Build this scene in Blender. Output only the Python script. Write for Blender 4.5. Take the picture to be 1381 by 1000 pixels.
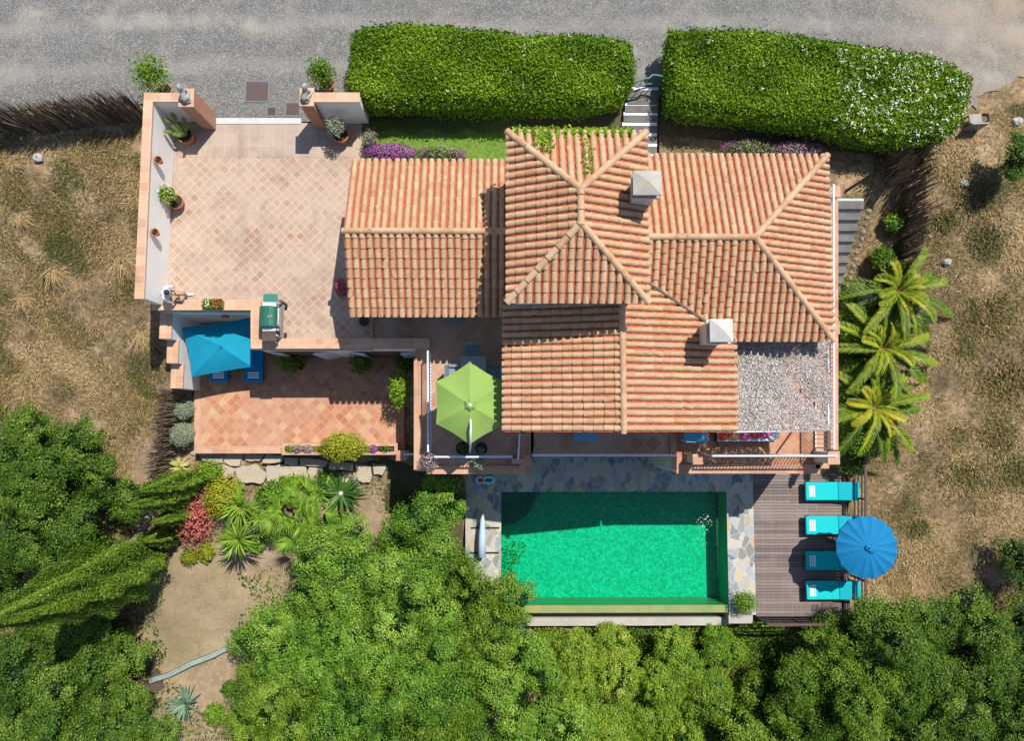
import bpy, math, random
import numpy as np
from mathutils import Vector, Matrix

# ------------------------------------------------------------------ camera, sky, sun, exposure
for o in list(bpy.data.objects):
    bpy.data.objects.remove(o)
S = bpy.context.scene
COL = S.collection
F, HC, NX, NY = 960.0, 24.0, 680.0, 575.0       # focal length in photo pixels, camera height, nadir
_a = math.atan((NY - 500) / F)
_b = -math.atan((690.5 - NX) / math.hypot(F, NY - 500))
RC = Matrix.Rotation(_b, 3, 'Y') @ Matrix.Rotation(_a, 3, 'X')
cam = bpy.data.cameras.new('camera')
cam.sensor_fit = 'HORIZONTAL'
cam.sensor_width = 36.0
cam.lens = F / 1381.0 * 36.0
cam.clip_start, cam.clip_end = 0.5, 500.0
co = bpy.data.objects.new('camera', cam)
COL.objects.link(co)
co.location = (0, 0, HC)
co.rotation_euler = (_a, _b, 0)
S.camera = co

SUN = Vector((0.35, 0.465, 1.0)).normalized()
EL = math.asin(SUN.z)
AZ = math.atan2(SUN.x, SUN.y)
W = bpy.data.worlds.new('World')
S.world = W
W.use_nodes = True
wn = W.node_tree.nodes
bg = wn.get('Background')
sky = wn.new('ShaderNodeTexSky')
sky.sky_type = 'NISHITA'
sky.sun_disc = False
sky.sun_elevation = EL
sky.sun_rotation = AZ
sky.dust_density = 0.6
W.node_tree.links.new(sky.outputs[0], bg.inputs[0])
bg.inputs[1].default_value = 0.105
sl = bpy.data.lights.new('sun', 'SUN')
sl.energy = 5.0
sl.angle = math.radians(0.5)
sl.color = (1.0, 0.95, 0.87)
so = bpy.data.objects.new('sun', sl)
COL.objects.link(so)
so.location = (20, 25, 60)
so.rotation_euler = (-SUN).to_track_quat('-Z', 'Y').to_euler()
S.view_settings.view_transform = 'Standard'
S.view_settings.look = 'None'
S.view_settings.exposure = 0.22
S.view_settings.gamma = 1
S.cycles.max_bounces = 8
S.cycles.transparent_max_bounces = 12
S.cycles.caustics_reflective = False
S.cycles.caustics_refractive = False

rng = np.random.default_rng(7)
R = random.Random(11)


def P(px, py, z=0.0):
    """the world point at height z seen at photo pixel (px, py)"""
    d = RC @ Vector((px - 690.5, -(py - 500.0), -F))
    t = (z - HC) / d.z
    return Vector((d.x * t, d.y * t, z))


def mpx(px, z=0.0):
    return px * (HC - z) / F


# ------------------------------------------------------------------ mesh helpers
def np_mesh(name, V, FA, mat=None, parent=None, rnd=None, smooth=False):
    """one mesh object from arrays; FA is a list of (n,k) index arrays"""
    if not isinstance(FA, (list, tuple)):
        FA = [FA]
    FA = [f for f in FA if len(f)]
    me = bpy.data.meshes.new(name)
    me.vertices.add(len(V))
    me.vertices.foreach_set('co', np.asarray(V, np.float32).ravel())
    tot = sum(f.size for f in FA)
    me.loops.add(tot)
    me.loops.foreach_set('vertex_index', np.concatenate([f.ravel() for f in FA]).astype(np.int32))
    ln = np.concatenate([np.full(len(f), f.shape[1]) for f in FA])
    st = np.concatenate([[0], np.cumsum(ln)[:-1]])
    me.polygons.add(len(ln))
    me.polygons.foreach_set('loop_start', st.astype(np.int32))
    if smooth:
        me.polygons.foreach_set('use_smooth', np.ones(len(ln), bool))
    if rnd is not None:
        at = me.attributes.new('rnd', 'FLOAT', 'FACE')
        at.data.foreach_set('value', np.asarray(rnd, np.float32))
    me.update(calc_edges=True)
    me.validate()
    if mat:
        me.materials.append(mat)
    o = bpy.data.objects.new(name, me)
    COL.objects.link(o)
    if parent is not None:
        hang(o, parent)
    return o


def root_loc(p):
    while p.parent is not None:
        p = p.parent
    return p.location


def hang(o, parent):
    o.parent = parent
    if parent.parent is None:
        o.matrix_parent_inverse = Matrix.Translation(-parent.location)


class B:
    """collects shapes into one mesh"""
    def __init__(self):
        self.v, self.f, self.r = [], [], []

    def add(self, vs, fs, r=None):
        n = len(self.v)
        self.v += [tuple(v) for v in vs]
        for f in fs:
            self.f.append([i + n for i in f])
            self.r.append(R.random() if r is None else r)
        return self

    def box(self, c, h, rz=0.0, r=None, M=None):
        c = Vector(c)
        m = M if M is not None else Matrix.Rotation(rz, 3, 'Z')
        vs = [c + m @ Vector((sx * h[0], sy * h[1], sz * h[2])) for sz in (-1, 1) for sx, sy in ((-1, -1), (1, -1), (1, 1), (-1, 1))]
        return self.add(vs, [(3, 2, 1, 0), (4, 5, 6, 7), (0, 1, 5, 4), (1, 2, 6, 5), (2, 3, 7, 6), (3, 0, 4, 7)], R.random() if r is None else r)

    def prism(self, pts, z0, z1, r=None):
        """pts: plan points in any order of turn; z1 may be a list"""
        a = sum(pts[i][0] * pts[(i + 1) % len(pts)][1] - pts[(i + 1) % len(pts)][0] * pts[i][1] for i in range(len(pts)))
        pts = list(pts)
        if a < 0:
            pts.reverse()
            if isinstance(z1, (list, tuple)):
                z1 = list(z1)[::-1]
        n = len(pts)
        zt = z1 if isinstance(z1, (list, tuple)) else [z1] * n
        vs = [(p[0], p[1], z0) for p in pts] + [(p[0], p[1], zt[i]) for i, p in enumerate(pts)]
        fs = [tuple(range(n))[::-1], tuple(range(n, 2 * n))] + [(i, (i + 1) % n, n + (i + 1) % n, n + i) for i in range(n)]
        return self.add(vs, fs, r)

    def tube(self, pts, rad, n=8, cap=True, r=None):
        pts = [Vector(p) for p in pts]
        rad = rad if isinstance(rad, (list, tuple)) else [rad] * len(pts)
        vs = []
        for i, p in enumerate(pts):
            d = (pts[min(i + 1, len(pts) - 1)] - pts[max(i - 1, 0)]).normalized()
            x = d.cross(Vector((0, 0, 1)))
            if x.length < 1e-3:
                x = Vector((1, 0, 0))
            x.normalize()
            y = d.cross(x)
            vs += [p + (x * math.cos(2 * math.pi * k / n) + y * math.sin(2 * math.pi * k / n)) * rad[i] for k in range(n)]
        fs = []
        for i in range(len(pts) - 1):
            fs += [(i * n + k, i * n + (k + 1) % n, (i + 1) * n + (k + 1) % n, (i + 1) * n + k) for k in range(n)]
        if cap:
            fs += [tuple(range(n))[::-1], tuple(range((len(pts) - 1) * n, len(pts) * n))]
        return self.add(vs, fs, r)

    def lathe(self, c, prof, n=20, r=None, cap=True):
        vs = []
        for rr, z in prof:
            vs += [(c[0] + rr * math.cos(2 * math.pi * k / n), c[1] + rr * math.sin(2 * math.pi * k / n), c[2] + z) for k in range(n)]
        fs = []
        for i in range(len(prof) - 1):
            fs += [(i * n + k, i * n + (k + 1) % n, (i + 1) * n + (k + 1) % n, (i + 1) * n + k) for k in range(n)]
        if cap:
            fs += [tuple(range(n))[::-1], tuple(range((len(prof) - 1) * n, len(prof) * n))]
        return self.add(vs, fs, r)

    def ball(self, c, rad, n=12, m=8, r=None, M=None):
        rad = rad if isinstance(rad, (list, tuple)) else (rad,) * 3
        vs, fs = [], []
        for i in range(m + 1):
            t = math.pi * i / m
            for k in range(n):
                p = Vector((rad[0] * math.sin(t) * math.cos(2 * math.pi * k / n), rad[1] * math.sin(t) * math.sin(2 * math.pi * k / n), rad[2] * math.cos(t)))
                if M is not None:
                    p = M @ p
                vs.append(Vector(c) + p)
        for i in range(m):
            fs += [(i * n + k, (i + 1) * n + k, (i + 1) * n + (k + 1) % n, i * n + (k + 1) % n) for k in range(n)]
        return self.add(vs, fs, r)

    def cap(self, a, b, ra, rb, n=10, r=None):
        """tapered capsule"""
        a, b = Vector(a), Vector(b)
        d = (b - a).normalized()
        pts, rr = [], []
        for t in (90, 60, 30):
            pts.append(a - d * ra * math.sin(math.radians(t)) * .98)
            rr.append(max(ra * math.cos(math.radians(t)), ra * .05))
        pts.append(a); rr.append(ra); pts.append(b); rr.append(rb)
        for t in (30, 60, 90):
            pts.append(b + d * rb * math.sin(math.radians(t)) * .98)
            rr.append(max(rb * math.cos(math.radians(t)), rb * .05))
        return self.tube(pts, rr, n, r=r)

    def build(self, name, mat=None, parent=None, smooth=False, bevel=0.0, remesh=0.0):
        me = bpy.data.meshes.new(name)
        me.from_pydata(self.v, [], self.f)
        at = me.attributes.new('rnd', 'FLOAT', 'FACE')
        at.data.foreach_set('value', self.r)
        if smooth:
            me.polygons.foreach_set('use_smooth', [True] * len(me.polygons))
        me.validate()
        if mat:
            me.materials.append(mat)
        o = bpy.data.objects.new(name, me)
        COL.objects.link(o)
        if parent is not None:
            hang(o, parent)
        if bevel:
            m = o.modifiers.new('bevel', 'BEVEL')
            m.width, m.segments, m.limit_method = bevel, 2, 'ANGLE'
        if remesh:
            m = o.modifiers.new('remesh', 'REMESH')
            m.mode, m.voxel_size, m.use_smooth_shade = 'VOXEL', remesh, True
            m2 = o.modifiers.new('smooth', 'SMOOTH')
            m2.factor, m2.iterations = .5, 2
        return o


def tag(o, label, cat, group=None):
    o['label'] = label
    o['category'] = cat
    if group:
        o['group'] = group
    return o


def thing(name, label, cat, loc, group=None):
    o = bpy.data.objects.new(name, None)
    o.empty_display_size = 0.2
    COL.objects.link(o)
    o.location = Vector(loc)
    return tag(o, label, cat, group)


def kind(o, k):
    o['kind'] = k
    return o


def clone(root, delta, rz=0.0, label=None, group=None):
    r = root.copy()
    COL.objects.link(r)
    r.location = root.location + Vector(delta)
    r.rotation_euler.z = rz
    if label:
        r['label'] = label
    if group:
        r['group'] = group

    def rec(src, dst):
        for ch in list(src.children):
            c = ch.copy()
            COL.objects.link(c)
            c.parent = dst
            c.matrix_parent_inverse = ch.matrix_parent_inverse.copy()
            rec(ch, c)
    rec(root, r)
    return r


# ------------------------------------------------------------------ materials
class NT:
    def __init__(self, name):
        self.m = bpy.data.materials.new(name)
        self.m.use_nodes = True
        self.t = self.m.node_tree
        self.bsdf = self.t.nodes['Principled BSDF']
        self.out = self.t.nodes['Material Output']
        self.bsdf.inputs['Specular IOR Level'].default_value = 0.25

    def n(self, typ, ins=None, **kw):
        nd = self.t.nodes.new(typ)
        for k, v in kw.items():
            setattr(nd, k, v)
        for k, v in (ins or {}).items():
            self.put(nd.inputs[k], v)
        return nd

    def put(self, sock, v):
        if isinstance(v, bpy.types.NodeSocket):
            self.t.links.new(v, sock)
        elif isinstance(v, (tuple, list)) and len(v) == 3 and sock.type == 'RGBA':
            sock.default_value = (*v, 1)
        else:
            sock.default_value = v

    def pos(self):
        return self.n('ShaderNodeNewGeometry').outputs['Position']

    def attr(self, name='rnd'):
        return self.n('ShaderNodeAttribute', attribute_name=name).outputs['Fac']

    def math(self, op, a, b=0.0, clamp=False):
        nd = self.n('ShaderNodeMath', operation=op, use_clamp=clamp)
        self.put(nd.inputs[0], a)
        self.put(nd.inputs[1], b)
        return nd.outputs[0]

    def mix(self, f, a, b, typ='MIX'):
        nd = self.n('ShaderNodeMix', data_type='RGBA', blend_type=typ)
        self.put(nd.inputs['Factor'], f)
        self.put(nd.inputs[6], a)
        self.put(nd.inputs[7], b)
        return nd.outputs[2]

    def noise(self, scale, detail=4, rough=.6, vec=None, dist=0.0):
        return self.n('ShaderNodeTexNoise', {'Vector': vec if vec is not None else self.pos(), 'Scale': scale, 'Detail': detail, 'Roughness': rough, 'Distortion': dist}).outputs['Fac']

    def ramp(self, f, stops, interp='LINEAR'):
        nd = self.n('ShaderNodeValToRGB', {'Fac': f})
        cr = nd.color_ramp
        cr.interpolation = interp
        while len(cr.elements) < len(stops):
            cr.elements.new(0.5)
        for e, (p, c) in zip(cr.elements, stops):
            e.position = p
            e.color = (*c, 1) if len(c) == 3 else c
        return nd.outputs['Color']

    def step(self, f, lo, hi):
        nd = self.n('ShaderNodeMapRange', {'Value': f, 'From Min': lo, 'From Max': hi})
        return nd.outputs[0]

    def bump(self, h, strength=.3, dist=.02):
        self.put(self.bsdf.inputs['Normal'], self.n('ShaderNodeBump', {'Height': h, 'Strength': strength, 'Distance': dist}).outputs[0])

    def fin(self, col, rough=.8):
        self.put(self.bsdf.inputs['Base Color'], col)
        self.put(self.bsdf.inputs['Roughness'], rough)
        return self.m


def noisy(name, c1, c2, scale=3.0, rough=.8, fine=30.0, bump=.2, metal=0.0, c3=None):
    t = NT(name)
    a = t.step(t.noise(scale, 5), .3, .7)
    col = t.mix(a, c1, c2)
    if c3:
        col = t.mix(t.step(t.noise(scale * 2.7, 6), .55, .72), col, c3)
    b = t.noise(fine, 3)
    col = t.mix(.35, col, t.mix(b, (.25, .25, .25), (1, 1, 1)), 'MULTIPLY')
    col = t.mix(.0, col, col)
    t.bsdf.inputs['Metallic'].default_value = metal
    if bump:
        t.bump(b, bump, .01)
    return t.fin(col, rough)


def tilefloor(name, size, rot, stops, mortar, rough=.75, mw=.05, off=(0, 0), grime=.6):
    """square clay tiles laid at an angle, each with its own tone"""
    t = NT(name)
    mp = t.n('ShaderNodeMapping', {'Vector': t.pos(), 'Rotation': (0, 0, rot), 'Scale': (1 / size, 1 / size, 1), 'Location': (off[0], off[1], 0)}).outputs[0]
    fl = t.n('ShaderNodeVectorMath', {0: mp}, operation='FLOOR').outputs[0]
    fr = t.n('ShaderNodeVectorMath', {0: mp}, operation='FRACTION').outputs[0]
    sp = t.n('ShaderNodeSeparateXYZ', {0: fl})
    cx = t.n('ShaderNodeCombineXYZ', {0: sp.outputs[0], 1: sp.outputs[1]}).outputs[0]
    wn_ = t.n('ShaderNodeTexWhiteNoise', {'Vector': cx}, noise_dimensions='2D').outputs['Value']
    col = t.ramp(wn_, stops)
    s2 = t.n('ShaderNodeSeparateXYZ', {0: fr})

    def edge(s):
        return t.math('MINIMUM', s, t.math('SUBTRACT', 1.0, s))
    e = t.math('MINIMUM', edge(s2.outputs[0]), edge(s2.outputs[1]))
    e = t.math('ADD', e, t.math('MULTIPLY', t.math('SUBTRACT', t.noise(9.0, 3), .5), .05))
    k = t.step(e, mw * .6, mw * 1.2)
    st = t.noise(1.1, 6, .65)
    col = t.mix(t.step(st, .45, .75), col, t.mix(.5, col, mortar))
    col = t.mix(t.math('MULTIPLY', t.step(t.noise(14.0, 4), .5, .8), .3), col, mortar)
    wear = t.step(t.noise(.55, 6, .7, None, .6), .42, .62)
    k = t.math('MULTIPLY', k, t.math('ADD', .55, t.math('MULTIPLY', wear, .45)))
    col = t.mix(k, mortar, col)
    gr = t.math('MULTIPLY', t.step(t.noise(.7, 7, .72, None, .9), .47, .68), .45 * grime)
    col = t.mix(gr, col, (.20, .14, .105))
    sp_ = t.math('MULTIPLY', t.step(t.noise(7.0, 4, .7), .62, .70), .35 * grime)
    col = t.mix(sp_, col, (.17, .13, .10))
    col = t.mix(.25, col, t.mix(t.noise(40.0, 3), (.3, .3, .3), (1, 1, 1)), 'MULTIPLY')
    t.bump(k, .25, .006)
    return t.fin(col, rough)


def leafmat(name, stops, trans=.16, rough=.45):
    t = NT(name)
    col = t.ramp(t.attr(), stops)
    col = t.mix(.5, col, t.mix(t.step(t.noise(.9, 3), .3, .7), (.62, .7, .5), (1.25, 1.15, 1.0)), 'MULTIPLY')
    t.fin(col, rough)
    t.bsdf.inputs['Specular IOR Level'].default_value = .18
    tr = t.n('ShaderNodeBsdfTranslucent', {'Color': t.mix(.5, col, (.3, .45, .04), 'MIX')})
    mx = t.n('ShaderNodeMixShader', {'Fac': trans})
    t.t.links.new(t.bsdf.outputs[0], mx.inputs[1])
    t.t.links.new(tr.outputs[0], mx.inputs[2])
    t.t.links.new(mx.outputs[0], t.out.inputs['Surface'])
    return t.m


def plain(name, c, rough=.6, metal=0.0, var=.25, scale=12.0, spec=.3):
    t = NT(name)
    col = t.mix(var, c, t.mix(t.noise(scale, 4), tuple(x * .35 for x in c), tuple(min(1, x * 1.4) for x in c)))
    t.bsdf.inputs['Metallic'].default_value = metal
    t.bsdf.inputs['Specular IOR Level'].default_value = spec
    return t.fin(col, rough)


def roofmat():
    t = NT('roof_tile')
    a = t.attr()
    col = t.ramp(a, [(0, (.37, .185, .10)), (.3, (.42, .24, .135)), (.55, (.46, .29, .17)), (.8, (.51, .35, .215)), (1, (.40, .295, .195))])
    n1 = t.noise(6.5, 5, .7)
    n2 = t.noise(1.3, 3)
    col = t.mix(t.math('MULTIPLY', t.step(n1, .50, .66), .6), col, (.58, .42, .30))
    dark = t.math('MULTIPLY', t.step(t.noise(9.0, 6, .7), .58, .72), t.step(n2, .30, .55))
    col = t.mix(t.math('MULTIPLY', dark, .75), col, (.16, .13, .105))
    pan = t.math('LESS_THAN', a, -.5)
    col = t.mix(pan, col, t.mix(t.noise(7.0, 4), (.34, .075, .035), (.46, .14, .065)))
    t.bump(t.noise(35.0, 4), .25, .006)
    return t.fin(col, .85)


def crazy(name, cols, mortar, scale):
    t = NT(name)
    p = t.pos()
    p = t.n('ShaderNodeMapping', {'Vector': p, 'Scale': (1.25, .85, 1), 'Rotation': (0, 0, .5)}).outputs[0]
    d = t.n('ShaderNodeVectorMath', {0: p, 1: t.n('ShaderNodeVectorMath', {0: t.n('ShaderNodeTexNoise', {'Vector': p, 'Scale': 1.3, 'Detail': 3}).outputs['Color'], 'Scale': .7}, operation='SCALE').outputs[0]}, operation='ADD').outputs[0]
    v1 = t.n('ShaderNodeTexVoronoi', {'Vector': d, 'Scale': scale}, voronoi_dimensions='2D')
    v2 = t.n('ShaderNodeTexVoronoi', {'Vector': d, 'Scale': scale}, voronoi_dimensions='2D', feature='DISTANCE_TO_EDGE')
    rr = t.n('ShaderNodeSeparateColor', {0: v1.outputs['Color']}).outputs[0]
    col = t.ramp(rr, cols)
    col = t.mix(t.math('MULTIPLY', t.step(t.noise(5.0, 6, .7), .45, .7), .5), col, cols[0][1])
    k = t.step(v2.outputs['Distance'], .02, .055)
    col = t.mix(k, mortar, col)
    col = t.mix(.3, col, t.mix(t.noise(35.0, 3), (.3, .3, .3), (1, 1, 1)), 'MULTIPLY')
    t.bump(k, .3, .01)
    return t.fin(col, .8)


def brickmat(name, c1, c2, mortar, w=.24, h=.06):
    t = NT(name)
    p = t.pos()
    sp = t.n('ShaderNodeSeparateXYZ', {0: p})
    uv = t.n('ShaderNodeCombineXYZ', {0: t.math('ADD', sp.outputs[0], sp.outputs[1]), 1: sp.outputs[2]}).outputs[0]
    br = t.n('ShaderNodeTexBrick', {'Vector': uv, 'Color1': c1, 'Color2': c2, 'Mortar': mortar, 'Scale': 1.0, 'Brick Width': w, 'Row Height': h, 'Mortar Size': .008})
    col = t.mix(.35, br.outputs['Color'], t.mix(t.noise(20.0, 4), (.3, .3, .3), (1, 1, 1)), 'MULTIPLY')
    return t.fin(col, .85)


def copingmat(name, stops, mortar, size=.3):
    return tilefloor(name, size, 0.0, stops, mortar, mw=.035)


M = {}
M['roof'] = roofmat()
M['white'] = noisy('white_plaster', (.90, .885, .86), (.82, .81, .79), 1.2, .85, 25, .1)
M['cream'] = noisy('cream_plaster', (.72, .66, .56), (.62, .57, .48), 1.2, .85, 25, .1)
M['floor'] = tilefloor('pale_terracotta_floor', .235, math.radians(45), [(0, (.36, .20, .135)), (.10, (.37, .215, .145)), (.2, (.40, .255, .19)), (.4, (.425, .285, .22)), (.65, (.43, .30, .24)), (.88, (.46, .34, .265)), (1, (.40, .26, .18))], (.53, .42, .325), mw=.08, grime=1.0)
M['floor_square'] = tilefloor('pale_terracotta_band', .42, 0, [(0, (.36, .245, .195)), (.3, (.39, .28, .23)), (.7, (.43, .325, .26)), (1, (.45, .335, .24))], (.50, .41, .335), mw=.035, grime=1.0)
M['floor_low'] = tilefloor('red_terracotta_floor', .25, math.radians(45), [(0, (.36, .125, .06)), (.25, (.46, .17, .085)), (.55, (.50, .21, .11)), (.8, (.53, .26, .14)), (.92, (.56, .33, .17)), (1, (.58, .40, .22))], (.50, .30, .20), grime=.35)
M['floor_patio'] = tilefloor('brown_terracotta_floor', .42, math.radians(45), [(0, (.40, .19, .12)), (.4, (.46, .24, .15)), (.8, (.52, .30, .19)), (1, (.56, .36, .24))], (.58, .42, .32), mw=.03)
M['coping'] = copingmat('terracotta_coping', [(0, (.52, .26, .15)), (.5, (.60, .33, .20)), (1, (.64, .40, .26))], (.64, .46, .33))
M['coping_red'] = copingmat('red_terracotta_coping', [(0, (.44, .19, .11)), (.5, (.52, .25, .15)), (1, (.57, .31, .19))], (.55, .38, .28), .33)
M['brick'] = brickmat('red_brick', (.42, .17, .10), (.52, .24, .14), (.42, .33, .27))
M['concrete'] = noisy('concrete', (.50, .48, .43), (.40, .38, .34), 2.0, .9, 20, .2, c3=(.58, .44, .22))
M['concrete_white'] = noisy('pale_concrete', (.66, .65, .62), (.52, .51, .48), 2.0, .9, 20, .2)
M['clay'] = noisy('terracotta_pot_clay', (.52, .20, .10), (.42, .16, .08), 6, .75, 30, .1)
M['soil'] = noisy('potting_soil', (.04, .03, .02), (.07, .05, .035), 8, .95, 40, .4)
M['bark'] = noisy('bark', (.13, .09, .06), (.20, .15, .10), 8, .9, 40, .5)
M['stone'] = noisy('rough_stone', (.42, .37, .29), (.52, .43, .31), 3, .9, 18, .5, c3=(.30, .28, .25))
M['stone_grey'] = noisy('grey_stone', (.50, .48, .44), (.36, .35, .33), 4, .9, 25, .5)
M['statue'] = noisy('weathered_statue_stone', (.46, .44, .41), (.32, .31, .30), 8, .9, 40, .3)
M['metal_white'] = plain('white_metal', (.64, .68, .76), .35, 0, .1)
M['metal_black'] = plain('black_metal', (.025, .022, .022), .5)
M['metal_grey'] = plain('grey_metal', (.20, .20, .21), .45, .3)
M['metal_green'] = plain('green_metal', (.05, .16, .15), .5)
M['steel'] = plain('steel', (.55, .56, .58), .3, .8)
M['blue'] = plain('blue_canvas', (.004, .165, .36), .85, 0, .28, 2.2)
M['blue_light'] = plain('azure_canvas', (.004, .25, .40), .85, 0, .28, 2.2)
M['green_canvas'] = plain('lime_canvas', (.23, .36, .085), .85, 0, .25, 2.2)
M['turq'] = plain('turquoise_cushion', (.0, .46, .48), .75, 0, .12, 5.0)
M['blue_cushion'] = plain('blue_cushion', (.0, .22, .50), .75, 0, .12, 5.0)
M['white_cloth'] = plain('white_cloth', (.82, .82, .82), .8, 0, .1)
M['bbq'] = plain('green_enamel', (.02, .13, .085), .35, 0, .15, 4.0, .5)
M['wood_dark'] = noisy('dark_wood', (.14, .09, .07), (.09, .06, .05), 4, .7, 30, .2)
M['glass'] = plain('window_glass', (.03, .05, .06), .05, 0, .05, 2.0, .6)
M['skin'] = plain('skin', (.50, .28, .19), .55, 0, .1)
M['hair'] = plain('dark_hair', (.05, .03, .03), .6)
M['shirt'] = plain('pale_blue_shirt', (.62, .68, .80), .85, 0, .3, 14.0)
M['khaki'] = plain('khaki_cloth', (.36, .28, .20), .85)
M['pink'] = plain('pink_cloth', (.70, .12, .28), .8, 0, .3, 9.0)
M['red_cloth'] = plain('red_cloth', (.60, .08, .05), .8, 0, .3, 9.0)
M['dark_cloth'] = plain('charcoal_cloth', (.06, .06, .07), .85)


def reedmat():
    t = NT('reed_stalks')
    a = t.attr()
    col = t.ramp(a, [(0, (.05, .037, .026)), (.4, (.15, .105, .072)), (.75, (.28, .20, .14)), (1, (.42, .32, .22))])
    return t.fin(col, .9)


M['reed'] = reedmat()


def deckmat():
    t = NT('weathered_deck_boards')
    col = t.ramp(t.attr(), [(0, (.15, .115, .105)), (.5, (.20, .155, .14)), (1, (.25, .20, .18))])
    sp = t.n('ShaderNodeSeparateXYZ', {0: t.pos()})
    vec = t.n('ShaderNodeCombineXYZ', {0: t.math('MULTIPLY', sp.outputs[0], 1.5), 1: t.math('MULTIPLY', sp.outputs[1], 40.0)}).outputs[0]
    g = t.noise(2.0, 5, .6, vec)
    col = t.mix(.5, col, t.mix(t.step(g, .3, .7), (.5, .5, .5), (1.2, 1.2, 1.2)), 'MULTIPLY')
    col = t.mix(t.math('MULTIPLY', t.step(t.noise(.9, 4), .5, .75), .4), col, (.30, .25, .24))
    fx = t.math('FRACT', t.math('MULTIPLY', sp.outputs[0], 1 / .36))
    ln = t.math('LESS_THAN', fx, .04)
    col = t.mix(t.math('MULTIPLY', ln, .4), col, (.34, .29, .27))
    t.bump(g, .2, .004)
    return t.fin(col, .7)


M['deck'] = deckmat()


def gravelmat():
    t = NT('gravel_road_surface')
    v = t.n('ShaderNodeTexVoronoi', {'Vector': t.pos(), 'Scale': 34.0})
    s = t.n('ShaderNodeSeparateColor', {0: v.outputs['Color']}).outputs[0]
    col = t.ramp(s, [(0, (.09, .09, .086)), (.35, (.15, .148, .142)), (.75, (.19, .187, .18)), (1, (.30, .295, .285))])
    col = t.mix(.5, col, t.mix(t.step(t.noise(1.6, 6, .7), .3, .7), (.62, .61, .58), (1.2, 1.19, 1.15)), 'MULTIPLY')
    big = t.noise(.35, 5, .6)
    col = t.mix(t.step(big, .52, .72), col, t.mix(.6, col, (.36, .33, .28)))
    col = t.mix(t.math('MULTIPLY', t.step(t.noise(.8, 6, .7), .60, .74), .7), col, (.40, .36, .29))
    sp = t.n('ShaderNodeSeparateXYZ', {0: t.pos()})
    east = t.math('MULTIPLY', t.step(sp.outputs[0], 12.0, 19.0), t.step(t.noise(.6, 5), .35, .6))
    col = t.mix(t.math('MULTIPLY', east, .85), col, (.36, .28, .20))
    yy = t.math('ADD', sp.outputs[1], t.math('MULTIPLY', sp.outputs[0], .06))
    col = t.mix(t.math('MULTIPLY', t.math('MULTIPLY', t.step(t.math('ABSOLUTE', t.math('SUBTRACT', yy, 13.4)), .5, .1), t.step(t.noise(.7, 5), .45, .7)), .5), col, (.42, .38, .32))
    trk = t.math('MULTIPLY', t.step(t.math('ABSOLUTE', t.math('SUBTRACT', t.math('ABSOLUTE', t.math('SUBTRACT', t.math('ADD', sp.outputs[1], t.math('MULTIPLY', t.noise(.12, 2), 1.6)), 14.0)), .85)), .42, .1), t.step(t.noise(.5, 5), .3, .6))
    col = t.mix(t.math('MULTIPLY', trk, .38), col, (.33, .31, .285))
    col = t.mix(t.math('MULTIPLY', t.step(t.noise(3.2, 7, .75), .60, .72), .5), col, (.10, .10, .095))
    t.bump(v.outputs['Distance'], .35, .01)
    return t.fin(col, .9)


M['gravel'] = gravelmat()


def groundmat():
    t = NT('dry_hillside_ground')
    a = t.noise(.55, 6, .65)
    col = t.ramp(a, [(.25, (.095, .075, .04)), (.40, (.235, .175, .105)), (.52, (.385, .28, .17)), (.66, (.55, .425, .28)), (.85, (.45, .31, .19))])
    g = t.step(t.noise(.9, 5, .7, None, .5), .52, .68)
    col = t.mix(t.math('MULTIPLY', g, .65), col, (.10, .11, .035))
    f = t.noise(22.0, 5, .75)
    col = t.mix(.75, col, t.mix(t.step(f, .3, .7), (.35, .35, .33), (1.3, 1.25, 1.2)), 'MULTIPLY')
    m5 = t.noise(5.5, 6, .75, None, .4)
    col = t.mix(.8, col, t.mix(t.step(m5, .36, .62), (.32, .30, .24), (1.25, 1.2, 1.15)), 'MULTIPLY')  # dark blotches paint the shadow among the grass clumps
    t.bump(f, .7, .05)
    return t.fin(col, .95)


M['ground'] = groundmat()
M['litter'] = noisy('leaf_litter_soil', (.42, .31, .21), (.28, .20, .12), 2.5, .95, 18, .5, c3=(.52, .38, .26))
t = NT('dry_lawn_soil')
_c = t.mix(t.step(t.noise(.7, 5), .35, .65), (.28, .225, .13), (.40, .31, .20))
_c = t.mix(t.math('MULTIPLY', t.step(t.noise(1.7, 6, .7), .55, .7), .6), _c, (.16, .17, .05))
_c = t.mix(.7, _c, t.mix(t.step(t.noise(18.0, 5, .75), .3, .7), (.4, .4, .38), (1.25, 1.22, 1.2)), 'MULTIPLY')
_c = t.mix(t.math('MULTIPLY', t.step(t.noise(13.0, 2), .68, .72), .7), _c, (.55, .45, .32))
t.bump(t.noise(26.0, 3), .4, .01)
M['lawn_dry'] = t.fin(_c, .95)
M['lawn'] = noisy('lawn_soil', (.15, .27, .04), (.20, .30, .06), 1.2, .95, 26, .4)
M['shade_dark_soil'] = noisy('shaded_garden_soil', (.13, .10, .06), (.09, .09, .04), 2, .95, 22, .5)  # soil colour darkened for the shade under hedges and below the terrace
M['paving'] = crazy('crazy_stone_paving', [(0, (.34, .38, .40)), (.2, (.54, .50, .42)), (.38, (.19, .23, .26)), (.55, (.58, .46, .32)), (.7, (.40, .43, .44)), (.85, (.15, .19, .22)), (1, (.50, .38, .25))], (.54, .51, .44), 3.1)  # blue-grey stones put the blue of the shaded paving into the colour


def drygrass():
    t = NT('grass_blades')
    col = t.ramp(t.attr(), [(0, (.05, .07, .018)), (.25, (.15, .14, .04)), (.45, (.30, .20, .085)), (.75, (.50, .345, .17)), (1, (.70, .54, .32))])
    return t.fin(col, .8)


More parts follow.
